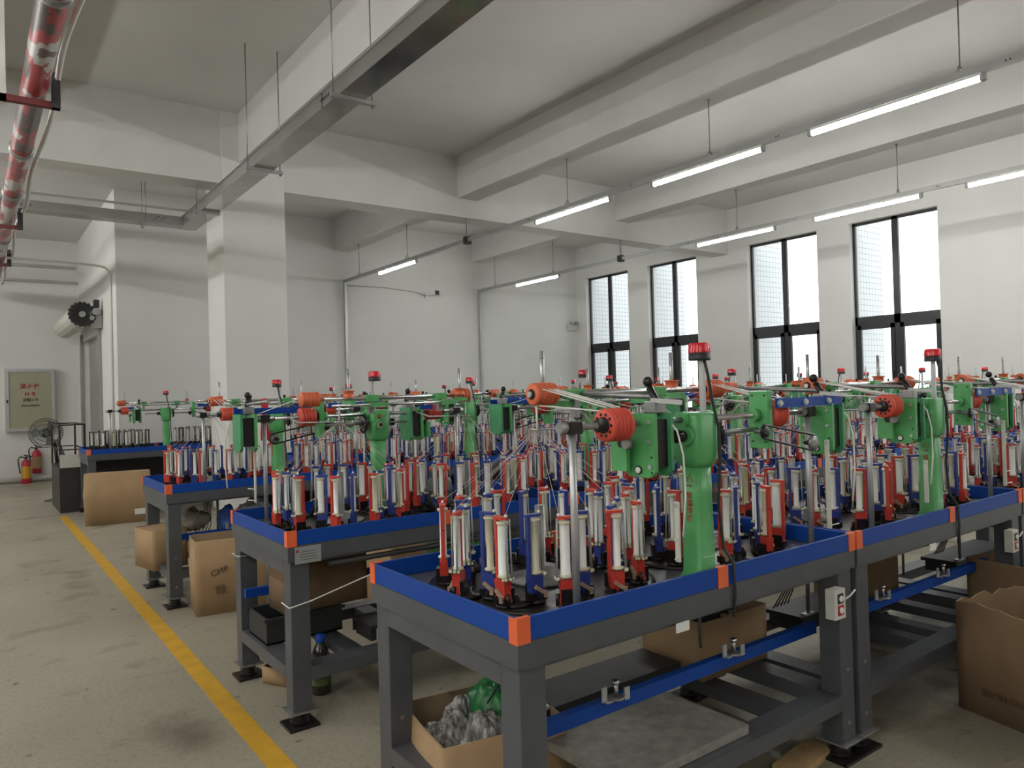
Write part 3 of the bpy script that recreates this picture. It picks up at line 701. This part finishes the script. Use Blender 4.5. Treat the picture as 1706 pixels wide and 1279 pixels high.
# parts only some machines have, plus made-up black sheets
m0 = MACH[0, 0]
b = MB(); b.box(.42, .05, .268, 1.04, .44, .30, M['sheet']); b.box(.42, .436, .268, 1.04, .442, .308, M['alu']); b.build('drip_sheet', m0)
for key in ((0, 0), (0, 1), (0, 2)):
    o = MACH[key]
    b = MB(); b.box(L1-.19, -.022, .585, L1-.115, .02, .70, M['offw'], bev=.003); bx = b.build('switch_box', o)
    b = MB()
    for z, m in ((.665, 'black'), (.62, 'exred')): b.box(L1-.172, -.0245, z-.019, L1-.133, -.0222, z+.019, M[m]); b.cyl((L1-.1525, -.029, z), (L1-.1525, -.024, z), .012, M['white'], 12)
    b.build('push_button', bx)
    b = MB(); b.tube([(L1-.115, .0, .64), (L1-.05, -.006, .655), (L1-.012, -.004, .67)], .004, M['rope'], 5); b.build('tie', o)
    b = MB(); b.box(.62, -.004, .725, .68, .0, .755, M['white']); b.build('tag_plate', o)
for key, x0 in (((4, 0), .1), ((2, 0), .95), ((2, 1), .1)):
    o = MACH[key]
    b = MB(); b.box(x0, TW-.10, .268, (1.95 if key[0] == 4 else L1)-.1, TW-.085, .745, M['black']); b.build('back_panel_or_fill', o)  # made-up black sheet filling the dark area beneath these tables
o = MACH[1, 0]      # rotated by 180 degrees: its local back-right is the aisle corner facing the camera
b = MB(); b.box(L1-.155, TW, .745, L1-.03, TW+.004, .822, M['alu'], bev=.0015)
n = b.build('name_plate', o)
b = MB()
for k in range(4): b.box(L1-.135+.004*k, TW+.0038, .762+.012*k, L1-.055, TW+.0046, .764+.012*k, M['dgrey'])
b.box(L1-.048, TW+.0038, .797, L1-.036, TW+.0046, .81, M['redink']); b.build('printing', n)
b = MB(); b.box(.58, TW-.36, .55, .78, TW-.14, .74, M['green'], bev=.01); b.prism([(.58, TW-.14, .55), (.78, TW-.14, .55), (.78, TW-.05, .62), (.58, TW-.05, .62)], (0, 0, .1), M['green']); b.build('motor_housing', o)
b = MB(); b.cyl((.5, TW-.02, .72), (L1-.2, TW-.02, .72), .014, M['black'], 8); b.build('drive_bar', o)
b = MB(); b.tube([(L1-.0, TW-.1, .56), (L1-.0, TW+.0, .555), (L1-.1, TW+.002, .57), (L1-.4, TW, .64), (L1-.7, TW, .66)], .0035, M['rope'], 5); b.tube([(L1, .0, .66), (L1-.1, .0, .66), (L1-.1, .1, .66), (L1, .1, .66)], .0035, M['rope'], 5, True); b.build('tie', o)

# ------------------------------------------------------------------ bobbin carriers
def carrier_meshes(colm, bobm, rb, tall=.0):
    cm = M[colm]
    b = MB()
    b.prism([(-.022, -.014, .012), (.022, -.014, .012), (.018, -.014, .045), (.020, -.014, .082), (-.030, -.014, .082), (-.026, -.014, .045)], (0, .028, 0), cm)
    b.box(-.031, -.007, .07, -.020, .007, .268, cm); 
    b.prism([(-.034+.0, -.009, .266), (.010, -.012, .266), (.022, -.006, .266), (.022, .006, .266), (.010, .012, .266), (-.034, .009, .266)], (0, 0, .009), cm)
    b.cyl((-.0335, 0, .19), (-.031, 0, .19), .003, M['oily'], 6)
    fr = b.mesh('frame')
    b = MB(); b.lathe([(.030, 0), (.030, .006), (.02, .012), (.0, .012)], (0, 0, 0), (0, 0, 1), M['oily'], 10, caps=False)
    for k in range(4): a = PI/4+PI/2*k; b.cyl((.022*math.cos(a), .022*math.sin(a), .006), (.022*math.cos(a), .022*math.sin(a), .02), .005, M['dsteel'], 6)
    b.box(-.024, .013, .006, .02, .026, .055, M['oily']); b.box(-.03, -.022, .006, -.012, .014, .03, M['oily']); b.cyl((.026, -.006, .0), (.026, -.006, .040), .007, M['oily'], 6); b.cbox((.012, -.020, .018), (.03, .012, .02), M['oily'], (0, 0, .4))
    ft = b.mesh('foot')
    b = MB(); fl = M['cream']; cr = M[bobm]
    b.lathe([(.0, .0), (.0185, .0), (.0195, .003), (.0185, .007), (rb, .010), (rb, .160), (.0185, .165), (.0195, .169), (.0185, .172), (.0, .172)], (0, 0, .088), (0, 0, 1), cr, 12, caps=False, mats=[fl, fl, fl, fl, cr, fl, fl, fl, fl])
    bo = b.mesh('bobbin')
    b = MB()
    for x, y in ((.022, -.008), (.024, .009)): b.cyl((x+.006, y, .085), (x, y, .268), .0026, M['rodm'], 6)
    for x, y in ((.028, -.013), (.031, .002), (.022, -.018), (.028, .014)): b.ball((x, y, .086), .006, M['cream'], 6, 4)
    b.ball((.018, 0, .279), .006, M['white'], 6, 4)
    rd = b.mesh('guide_rod')
    b = MB(); b.cbox((.0, -.02, .040), (.040, .008, .012), M['tan'], (0, .6, 0)); b.cbox((.016, -.024, .026), (.012, .010, .02), M['tan'])
    lv = b.mesh('lever')
    return fr, ft, bo, rd, lv
KIND = []
for colm, cn in (('cred', 'red'), ('cblue', 'blue')):
    for bobm, rb, bn in (('bob', .0118, 'slim white bobbin'), ('bob', .0158, 'full white bobbin'), ('cream', .0118, 'cream bobbin'), ('yellowish', .0150, 'yellowish bobbin')):
        KIND.append((cn, bn, carrier_meshes(colm, bobm, rb)))
def pick(cn):
    r = random.random(); i = 0 if r < .5 else 1 if r < .8 else 2 if r < .94 else 3
    return KIND[(0 if cn == 'red' else 4)+i]
def obj_from(me, name, parent=None):
    o = bpy.data.objects.new(name, me); C.objects.link(o)
    if parent: o.parent = parent
    return o
def to_world(ri, k, lx, ly):
    y0, rot, x0 = ROWS[ri][1], ROWS[ri][2], ROWS[ri][3][k]; L = 1.95 if ri == 4 else L1
    return (x0+L-lx, y0+TW-ly) if rot else (x0+lx, y0+ly)
NC = 22; RC = .31; ZB = .8395
indiv = {(0, 0), (0, 1), (1, 0), (1, 1), (1, 2), (1, 3)}
rest = []
fans = []
for (ri, k), mo in MACH.items():
    L = 1.95 if ri == 4 else L1
    for side, rx in enumerate((.45, L-.44)):
        cx, cy = to_world(ri, k, rx, .46)
        left = (side == 0) != ROWS[ri][2]
        ind = (ri, k) in indiv or ((ri, k) in ((0, 2), (2, 0)) and left)
        ph = random.random()*.2
        tops = []
        nc = 30 if ri == 4 else NC
        for i in range(nc):
            a = PI - 2*PI*(i+ph)/nc           # from the aisle side, clockwise seen from above
            red = i % 2 == 0
            r = RC+(.03 if red else -.035)
            x, y = cx+r*math.cos(a), cy+r*math.sin(a)
            rz = a+PI/2+random.uniform(-1.3, 1.3)+(PI if random.random() < .35 else 0)
            cn, bn, ms = pick('red' if red else 'blue')
            tops.append((x+.018*math.cos(rz), y+.018*math.sin(rz), ZB+.283))
            if not ind:   # too far away to be among the three hundred largest
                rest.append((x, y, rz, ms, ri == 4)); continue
            lab = '%s carrier, %s, %s clockwise from aisle side, %s ring, %s' % (cn, bn, ordn[i], 'left' if left else 'right', MLAB[ri, k])
            if ri == 0:
                o = thing('bobbin_carrier', lab, 'bobbin carrier', (x, y, ZB), rz, 'bobbin carriers on the rings')
                for me, n in zip(ms, ('frame', 'foot', 'bobbin', 'guide_rod', 'lever')): obj_from(me, n, o)
            else:
                o = tag(obj_from(ms[0], 'bobbin_carrier'), lab, 'bobbin carrier', 'bobbin carriers on the rings'); o.location = (x, y, ZB); o.rotation_euler = (0, 0, rz)
                for me, n in zip(ms[1:4], ('foot', 'bobbin', 'guide_rod')): obj_from(me, n, o)
        fans.append((ri, k, left, cx, cy, tops))
# the carriers beyond the three hundred nearest, as one object
import array
def merge(items, name):
    verts, faces, mi, mats = [], [], [], []
    cache = {}
    for x, y, rz, ms, dark in items:
        ca, sa = math.cos(rz), math.sin(rz)
        for me in ms[:4]:
            key = me.name
            if key not in cache: cache[key] = ([v.co.copy() for v in me.vertices], [(tuple(p.vertices), p.material_index) for p in me.polygons])
            vs, ps = cache[key]; base = len(verts)
            verts += [(x+ca*v.x-sa*v.y, y+sa*v.x+ca*v.y, ZB+v.z) for v in vs]
            idx = []
            for m in me.materials:
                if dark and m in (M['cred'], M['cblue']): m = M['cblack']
                if m not in mats: mats.append(m)
                idx.append(mats.index(m))
            for p, i in ps: faces.append(tuple(base+q for q in p)); mi.append(idx[i])
    me = bpy.data.meshes.new(name); me.from_pydata(verts, [], faces)
    for m in mats: me.materials.append(m)
    me.polygons.foreach_set('material_index', mi); me.update()
    return obj_from(me, name)
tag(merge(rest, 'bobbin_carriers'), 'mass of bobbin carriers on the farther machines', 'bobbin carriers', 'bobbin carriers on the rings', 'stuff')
# threads running up from the carriers to the guide
for ri, k, left, cx, cy, tops in fans:
    if ri > 2: continue
    b = MB(); apex = Vector((cx, cy, 1.362))
    for (x, y, z) in tops:
        b.tube([(x, y, z), apex+Vector(((x-cx)*.03, (y-cy)*.03, 0))], .0008 if ri < 2 else .001, M['thread'], 3)
    b.cyl(apex, apex+Vector((0, 0, .10)), .004, M['rope'], 6)
    tag(b.build('yarn_strands'), 'thin threads gathering over the %s ring of the %s' % ('left' if left else 'right', MLAB[ri, k]), 'yarn', 'threads over the rings')
# white cords between the orange guide drum and the red drum
cp = {}
def cord_mesh(side):
    b = MB(); c = L1/2
    x0, xd = ((.43, .415) if side == 0 else (L1-.33, L1-.45))
    for i in range(3):
        b.tube([(x0+.022+.028*i, .425, 1.505), (xd+.015+.028*i, YC+.0, SHZ+.0535)], .0024, M['rope'], 5)
    b.tube([(x0+.02, .445, 1.448), (xd+.03, YC+.035, SHZ+.042)], .0028, M['rope'], 5)
    b.tube([(x0+.07, .422, 1.502), (.585 if side == 0 else L1-.105, .035, 1.40)], .0028, M['rope'], 5)
    return b.mesh('cord')
cm = [cord_mesh(0), cord_mesh(1)]
for (ri, k), mo in MACH.items():
    if ri > 3: continue
    for side in (0, 1):
        left = (side == 0) != ROWS[ri][2]
        o = obj_from(cm[side], 'braided_cord'); o.location = mo.location; o.rotation_euler = mo.rotation_euler
        tag(o, 'white cords from orange drum to red drum, %s half of the %s' % ('left' if left else 'right', MLAB[ri, k]), 'cord', 'white cords between drums')

# ------------------------------------------------------------------ loose things
def carton(name, label, loc, rz, w, d, h, m='card', open_=True, flaps=False, group='cardboard cartons', th=.006, wav=0., tape=True):
    t = thing(name, label, 'carton', loc, rz, group)
    b = MB(); n = 12
    cor = [(-w/2, -d/2), (w/2, -d/2), (w/2, d/2), (-w/2, d/2)]
    rnd = random.Random(sum(map(ord, label)) % 999)
    ring = []
    for i in range(4):
        a, c_ = Vector(cor[i]), Vector(cor[(i+1) % 4])
        for k in range(n):
            f = k/n; p = a.lerp(c_, f); bul = math.sin(PI*f)*.02*(1 if wav == 0 else 2)
            nrm = Vector(((c_-a).y, -(c_-a).x)).normalized()
            ring.append((p, nrm, bul))
    lo = [b.bm.verts.new((p.x, p.y, 0)) for p, q, u in ring]
    md = [b.bm.verts.new((p.x+q.x*u, p.y+q.y*u, h*.55)) for p, q, u in ring]
    hi = [b.bm.verts.new((p.x+q.x*u*.3, p.y+q.y*u*.3, h-(rnd.uniform(0, wav) if wav else 0))) for p, q, u in ring]
    N = len(ring); cc = Vector((0, 0))
    ih = [b.bm.verts.new((v.co.x*(1-2*th/w), v.co.y*(1-2*th/d), v.co.z)) for v in hi]
    il = [b.bm.verts.new((v.co.x*(1-2*th/w), v.co.y*(1-2*th/d), .01)) for v in lo]
    for i in range(N):
        j = (i+1) % N
        b._f([lo[i], lo[j], md[j], md[i]], M[m], True); b._f([md[i], md[j], hi[j], hi[i]], M[m], True)
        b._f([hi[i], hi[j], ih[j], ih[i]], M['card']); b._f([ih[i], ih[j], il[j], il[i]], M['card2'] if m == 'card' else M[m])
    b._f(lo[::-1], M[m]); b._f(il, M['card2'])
    if not open_:
        b.box(-w/2+th, -d/2+th, h-.012, w/2-th, d/2-th, h-.004, M[m])
    b.build('shell', t)
    if tape:
        b = MB(); b.box(-w/2-.0005, -.02, .02, -w/2+.002, .02, h*.35, M['tape']); b.build('packing_tape', t)
    return t
def lump(name, label, cat, c, r, sc, m, seed=1, amp=.25, group=None, ridges=0):
    rnd = random.Random(seed); b = MB(); b.ball((0, 0, 0), r, M[m], 44, 28, sc)
    from mathutils import noise as nz
    for v in b.bm.verts:
        q = v.co*(9/r*.12)+Vector((seed, 0, 0)); k = 1+amp*nz.noise(q)+amp*.5*nz.noise(q*2.7)+amp*.45*(abs(nz.noise(q*5.3))-.25)+amp*.3*(abs(nz.noise(q*9.1))-.25)
        if ridges: k += .06*math.sin(math.atan2(v.co.y, v.co.x)*ridges+3*nz.noise(q))
        v.co *= k
    o = b.build(name); o.location = c; return tag(o, label, cat, group)

# A: carton with wrapped bundles under the nearest machine
ta = carton('cardboard_carton', 'open carton of plastic-wrapped bundles under the nearest machine', (1.475, 2.235, .0), R(-10), .46, .42, .355, tape=True)
def film_mat():
    m = bpy.data.materials.new('wrapped_film'); m.use_nodes = True; nt = m.node_tree; b = nt.nodes['Principled BSDF']
    tc = nt.nodes.new('ShaderNodeTexCoord'); mp = nt.nodes.new('ShaderNodeMapping'); mp.inputs['Scale'].default_value = (60, 60, 9); mp.inputs['Rotation'].default_value = (.3, .25, 0)
    n = nt.nodes.new('ShaderNodeTexNoise'); n.inputs['Scale'].default_value = 1; n.inputs['Detail'].default_value = 4
    r = nt.nodes.new('ShaderNodeValToRGB'); r.color_ramp.elements[0].position = .38; r.color_ramp.elements[1].position = .68
    r.color_ramp.elements[0].color = (.11, .10, .095, 1); r.color_ramp.elements[1].color = (.46, .44, .42, 1)
    bp = nt.nodes.new('ShaderNodeBump'); bp.inputs['Strength'].default_value = .6; bp.inputs['Distance'].default_value = .01
    nt.links.new(tc.outputs['Object'], mp.inputs[0]); nt.links.new(mp.outputs[0], n.inputs['Vector']); nt.links.new(n.outputs['Fac'], r.inputs['Fac'])
    nt.links.new(r.outputs[0], b.inputs['Base Color']); nt.links.new(n.outputs['Fac'], bp.inputs['Height']); nt.links.new(bp.outputs[0], b.inputs['Normal'])
    b.inputs['Roughness'].default_value = .2
    return m
M['film'] = film_mat()
lump('wrapped_bundle', 'clear-wrapped grey bundle at left in the carton under the nearest machine', 'bundle', (1.37, 2.27, .25), .11, (1.0, .75, .95), 'film', 3, .35, 'wrapped bundles in the carton', 14)
lump('wrapped_bundle', 'clear-wrapped grey bundle lying in front in the nearest carton', 'bundle', (1.44, 2.15, .255), .115, (.85, .8, 1.05), 'film', 8, .3, 'wrapped bundles in the carton', 16)
lump('wrapped_bundle', 'smaller clear-wrapped grey bundle standing at the back of the nearest carton', 'bundle', (1.46, 2.33, .29), .085, (.8, .7, 1.05), 'film', 12, .35, 'wrapped bundles in the carton', 12)
lump('plastic_bag', 'green plastic bag stuffed into the carton under the nearest machine', 'bag', (1.53, 2.24, .30), .135, (.7, .95, 1.1), 'gbag', 5, .25)
# B: carton with black cables under the middle of the nearest machine
carton('cardboard_carton', 'tilted open carton holding black cables behind the blue rail of the nearest machine', (2.675, 2.20, .263), 0, .45, .34, .245, tape=True)
for s in range(4):
    b = MB(); rr = .05+.02*s
    b.tube([(2.62+.03*s+rr*math.cos(a), 2.17+.7*rr*math.sin(a), .46+.012*math.sin(3*a)+.012*s) for a in [2*PI*k/18 for k in range(18)]], .009, M['black'], 6, True)
    tag(b.build('cable_coil'), 'black cable coil in the carton behind the blue rail', 'cable', 'cable coils in the carton')
# C, D: cartons at the right edge
tc = carton('cardboard_carton', 'large weathered open carton at the right edge of the photo', (3.86, 1.145, 0), R(-14), .64, .64, .505, m='dcard', wav=.03, tape=False)
text_into(tc, 'printing', 'SSION.CN', .04, M['ink'], face_T((-.345, .10, .12), (0, -1, 0), (0, 0, 1)), .0012)
carton('cardboard_carton', 'brown carton behind the large weathered one at the right edge', (4.62, 1.55, 0), R(-10), .5, .42, .52, m='dcard', tape=False)
carton('cardboard_carton', 'dark carton standing under the joint of the two front-row machines', (4.02, 2.22, .263), 0, .36, .3, .42, m='dcard', tape=False)
# E: under the second row
carton('cardboard_carton', 'brown closed carton resting on the black crate under the second row', (1.50, 3.825, .40), R(2), .46, .22, .27, open_=False, m='dcard')
b = MB()
for q in ((-.2, -.14, .2, -.13), (-.2, .13, .2, .14), (-.2, -.13, -.19, .13), (.19, -.13, .2, .13)): b.box(q[0], q[1], 0, q[2], q[3], .13, M['black'])
b.box(-.2, -.14, 0, .2, .14, .008, M['black']); b.box(-.212, -.152, .115, .212, -.14, .13, M['black']); b.box(-.212, .14, .115, .212, .152, .13, M['black'])
o = b.build('plastic_crate'); o.location = (1.38, 3.85, .267); tag(o, 'black plastic crate on the lower frame at the second row\'s aisle end', 'crate')
t = thing('drink_bottle', 'dark bottle with blue cap standing on the floor behind the second row leg', 'bottle', (1.42, 3.62, 0))
b = MB(); b.lathe([(.0, 0), (.045, 0), (.05, .008), (.05, .15), (.047, .17), (.05, .19), (.03, .235), (.018, .255), (.018, .27), (0, .27)], (0, 0, 0), (0, 0, 1), M['brown'], 20, caps=False); b.build('body', t)
b = MB(); b.lathe([(.0505, .05), (.0505, .14)], (0, 0, 0), (0, 0, 1), mat('green_label', (.10, .13, .04), .5, var=.5, scale=30), 20, caps=False); b.build('paper_label', t)
b = MB(); b.lathe([(.024, .26), (.025, .295), (.0, .30)], (0, 0, 0), (0, 0, 1), M['blue'], 16, caps=False); b.build('cap', t)
carton('cardboard_carton', 'small brown carton piece on the floor under the second row', (1.36, 3.93, 0), R(30), .22, .16, .09, tape=False)
t = thing('motor', 'grey barrel motor with orange handwheel among the second row carriers', 'motor', (2.24, 3.78, .848))
b = MB(); b.lathe([(0, 0), (.072, 0), (.075, .03), (.075, .075), (.079, .08), (.079, .09), (.074, .10), (.074, .135), (.06, .155), (0, .16)], (0, 0, 0), (0, 0, 1), M['motor'], 24, caps=False); b.build('housing', t)
b = MB(); b.lathe([(0, .16), (.012, .16), (.018, .185), (.05, .195), (.062, .205), (.055, .225), (.03, .235), (0, .235)], (0, 0, 0), (0, 0, 1), M['orange'], 20, caps=False); b.build('handwheel', t)
b = MB(); b.lathe([(0, 0), (.06, 0), (.07, .012), (.065, .03), (.03, .04), (.02, .07), (0, .07)], (0, 0, 0), (0, 0, 1), M['odrum'], 20, caps=False)
o = b.build('handwheel'); o.location = (3.24, 3.80, .848); tag(o, 'flat orange handwheel lying in the tray of the second row\'s second machine', 'handwheel')
carton('cardboard_carton', 'brown carton with clear film on top seen under the second row beam', (2.55, 4.7, 0), R(5), .6, .4, .5, open_=True)
lump('film_scrap', 'crumpled clear film on the carton under the second row beam', 'plastic film', (2.55, 4.7, .50), .17, (1.3, .9, .45), 'whitebag', 21, .4)
# F: third row
t3 = carton('cardboard_carton', 'tall printed carton standing before the third row', (1.50, 5.565, 0), R(-6), .47, .32, .52)
text_into(t3, 'printing', 'CMP', .06, M['ink'], face_T((-.085, -.185, .30), (1, 0, .25), (-.25, 0, 1)), .0012)
text_into(t3, 'printing', '地址:\n电话:', .034, M['ink'], face_T((-.075, -.185, .17), (1, 0, .1), (-.1, 0, 1)), .0012)
carton('cardboard_carton', 'battered small carton wedged at the third row\'s aisle legs', (1.20, 6.30, .22), R(12), .26, .34, .30, open_=False)
carton('cardboard_carton', 'low open carton with bags on it inside the third row frame', (1.72, 6.25, .27), 0, .7, .34, .14)
lump('plastic_bag', 'white and blue printed plastic bag under the third row table', 'bag', (1.88, 6.2, .53), .15, (.95, .6, 1.05), 'whitebag', 31, .3)
lump('plastic_bag', 'bright blue plastic bag left of the white printed one under the third row', 'bag', (1.68, 6.22, .52), .12, (.6, .6, 1.1), 'bluebag', 33, .3)
lump('plastic_bag', 'pale sack behind the third row leg', 'bag', (1.46, 6.33, .54), .12, (.9, .6, .8), 'sack', 35, .4)
b = MB(); b.box(-.03, -.02, 0, .03, .02, .34, M['green'])
for k in range(3): b.cyl((-.032, -.021, .1+.08*k), (-.02, -.021, .1+.08*k), .012, M['bob'], 8)
o = b.build('gear_cover'); o.location = (2.06, 6.1, .4); o.parent = None; tag(o, 'narrow green gear cover right of the bags under the third row', 'gear cover')
b = MB()
pts = [(-.035, 0, 0), (-.028, 0, -.09), (-.05, 0, -.34), (-.03, 0, -.325), (-.012, 0, -.345), (.008, 0, -.325), (.03, 0, -.345), (.05, 0, -.33), (.03, 0, -.09), (.02, 0, 0)]
b.prism([(x, .003*math.sin(z*30), z) for x, y, z in pts], (0, .004, 0), M['ribbon']); b.ball((-.005, 0, .005), .025, M['ribbon'], 8, 6, (1, .6, .8))
o = b.build('ribbon'); o.location = (2.01, 6.213, 1.478); tag(o, 'red ribbon tied to the upper rod of the third row\'s first machine', 'ribbon')
# G: big flat carton before the farthest row
t4 = carton('cardboard_carton', 'wide flat brown carton with white label leaning before the farthest row', (1.50, 10.42, 0), R(-8), .72, .26, .63, open_=False)
b = MB(); b.box(.18, -.172, .10, .30, -.150, .17, M['label']); b.build('paper_label', t4)
# H: cabinet, fan and cart beyond the last row
t = thing('equipment_cabinet', 'dark open-top cabinet with rack frame left of the farthest machine', 'cabinet', (1.16, 12.15, 0))
M['dark'] = mat('dark_brown_panel', (.028, .022, .022), .5)
b = MB(); b.box(-.16, -.28, 0, .16, .9, .62, M['dark']); b.build('body', t)
b = MB()
for x in (-.15, .15):
    for y in (-.27, .88): b.box(x-.012, y-.012, .62, x+.012, y+.012, 1.22, M['dark'])
for x in (-.15, .15): b.box(x-.012, -.28, 1.20, x+.012, .9, 1.22, M['dark']); b.box(x-.012, -.28, .86, x+.012, .9, .875, M['dark'])
for y in (-.27, .88): b.box(-.15, y-.012, 1.20, .15, y+.012, 1.22, M['dark']); b.box(-.15, y-.012, .86, .15, y+.012, .875, M['dark'])
b.build('rack_frame', t)
b = MB(); b.box(-.155, -.288, .62, .155, -.272, .80, M['offw']); b.build('panel', t)
t = thing('pedestal_fan', 'dark pedestal fan with round wire guard before the hydrant cabinet', 'fan', (1.12, 13.55, 0))
b = MB(); b.lathe([(0, 0), (.19, 0), (.19, .015), (.10, .035), (.03, .05), (0, .05)], (0, 0, 0), (0, 0, 1), M['dgrey'], 24, caps=False); b.build('base', t)
b = MB(); b.cyl((0, 0, .04), (0, 0, .55), .018, M['oily'], 10); b.cyl((0, 0, .50), (-.03, 0, .88), .028, M['oily'], 10); b.build('pole', t)
hc = Vector((-.15, -.10, 1.06)); ax = Vector((-.25, -.95, .12)).normalized(); u = ax.cross(Vector((0, 0, 1))).normalized(); w = u.cross(ax)
def hp(r, a, d): return hc+(u*math.cos(a)+w*math.sin(a))*r+ax*d
b = MB(); b.lathe([(.05, -.16), (.075, -.12), (.075, -.03), (.04, 0)], hc-ax*0, hc+ax, M['oily'], 14); b.cyl(hc-ax*.08, (-.03, 0, .88), .025, M['oily'], 8); b.build('motor', t)
b = MB()
for rr, d in ((.225, .0), (.225, .05), (.19, .085), (.13, .10), (.07, .105), (.19, -.03)): b.tube([hp(rr, 2*PI*k/32, d) for k in range(32)], .0035, M['oily'], 4, True)
for k in range(36):
    a = 2*PI*k/36; b.tube([hp(.05, a, .105), hp(.15, a, .098), hp(.225, a, .05), hp(.225, a, 0), hp(.15, a, -.05), hp(.06, a, -.06)], .0018, M['oily'], 3)
b.build('guard', t)
for k in range(3):
    b = MB(); a0 = 2*PI*k/3
    b.prism([hp(.04, a0-.3, .02), hp(.19, a0-.35, .035), hp(.205, a0+.1, .02), hp(.18, a0+.55, .0), hp(.04, a0+.4, .0)], ax*.004, M['motor']); b.build('blade', t)
t = thing('hand_cart', 'dark slanted hand cart between the fan and the cabinet', 'cart', (1.22, 13.25, 0))
b = MB(); b.box(-.08, -.12, .04, .10, .12, .42, M['dgrey']); b.build('body', t)
b = MB()
for y in (-.1, .1): b.tube([(-.12, y, .95), (-.02, y, .62), (.06, y, .40)], .016, M['dgrey'], 8)
b.tube([(-.12, -.1, .95), (-.12, .1, .95)], .016, M['dgrey'], 8); b.build('handle', t)
b = MB(); b.cbox((.0, 0, .58), (.015, .20, .34), M['rodm'], (0, -.25, 0)); b.build('back_panel_or_fill', t)
b = MB()
for y in (-.12, .12): b.cyl((.0, y-.02, .045), (.0, y+.02, .045), .045, M['black'], 12)
b.build('wheel', t)
# wood offcut on the floor
b = MB(); b.prism([(-.16, -.05, 0), (.12, -.06, 0), (.16, -.02, 0), (.14, .05, 0), (-.15, .055, 0)], (0, 0, .028), M['wood'])
o = b.build('wood_offcut'); o.location = (2.64, 1.70, 0); o.rotation_euler = (0, 0, R(8)); tag(o, 'raw wooden board offcut on the floor below the front stretcher, bottom edge', 'wood')

# ------------------------------------------------------------------ world, camera
wd = bpy.data.worlds.new('World'); bpy.context.scene.world = wd; wd.use_nodes = True
bg = wd.node_tree.nodes['Background']; bg.inputs[0].default_value = (.93, .97, 1., 1); bg.inputs[1].default_value = 3.1
cam = bpy.data.cameras.new('Camera'); co = bpy.data.objects.new('Camera', cam); C.objects.link(co)
f, yaw, pitch, roll = 1227.0449, .6368, .0103, -.0281
fw = Vector((math.sin(yaw)*math.cos(pitch), math.cos(yaw)*math.cos(pitch), math.sin(pitch)))
r = Vector((math.cos(yaw), -math.sin(yaw), 0)); u = r.cross(fw)
r2 = r*math.cos(roll)+u*math.sin(roll); u2 = -r*math.sin(roll)+u*math.cos(roll)
Mx = Matrix((r2, u2, -fw)).transposed().to_4x4(); Mx.translation = (0, 0, 1.5)
co.matrix_world = Mx
cam.sensor_fit = 'HORIZONTAL'; cam.sensor_width = 36; cam.lens = f/1706*36; cam.clip_start = .05
bpy.context.scene.camera = co
sc = bpy.context.scene
sc.view_settings.view_transform = 'Standard'; sc.view_settings.look = 'None'; sc.view_settings.gamma = 1; sc.view_settings.use_curve_mapping = False
sc.view_settings.exposure = 0.
sc.cycles.max_bounces = 8; sc.cycles.diffuse_bounces = 5
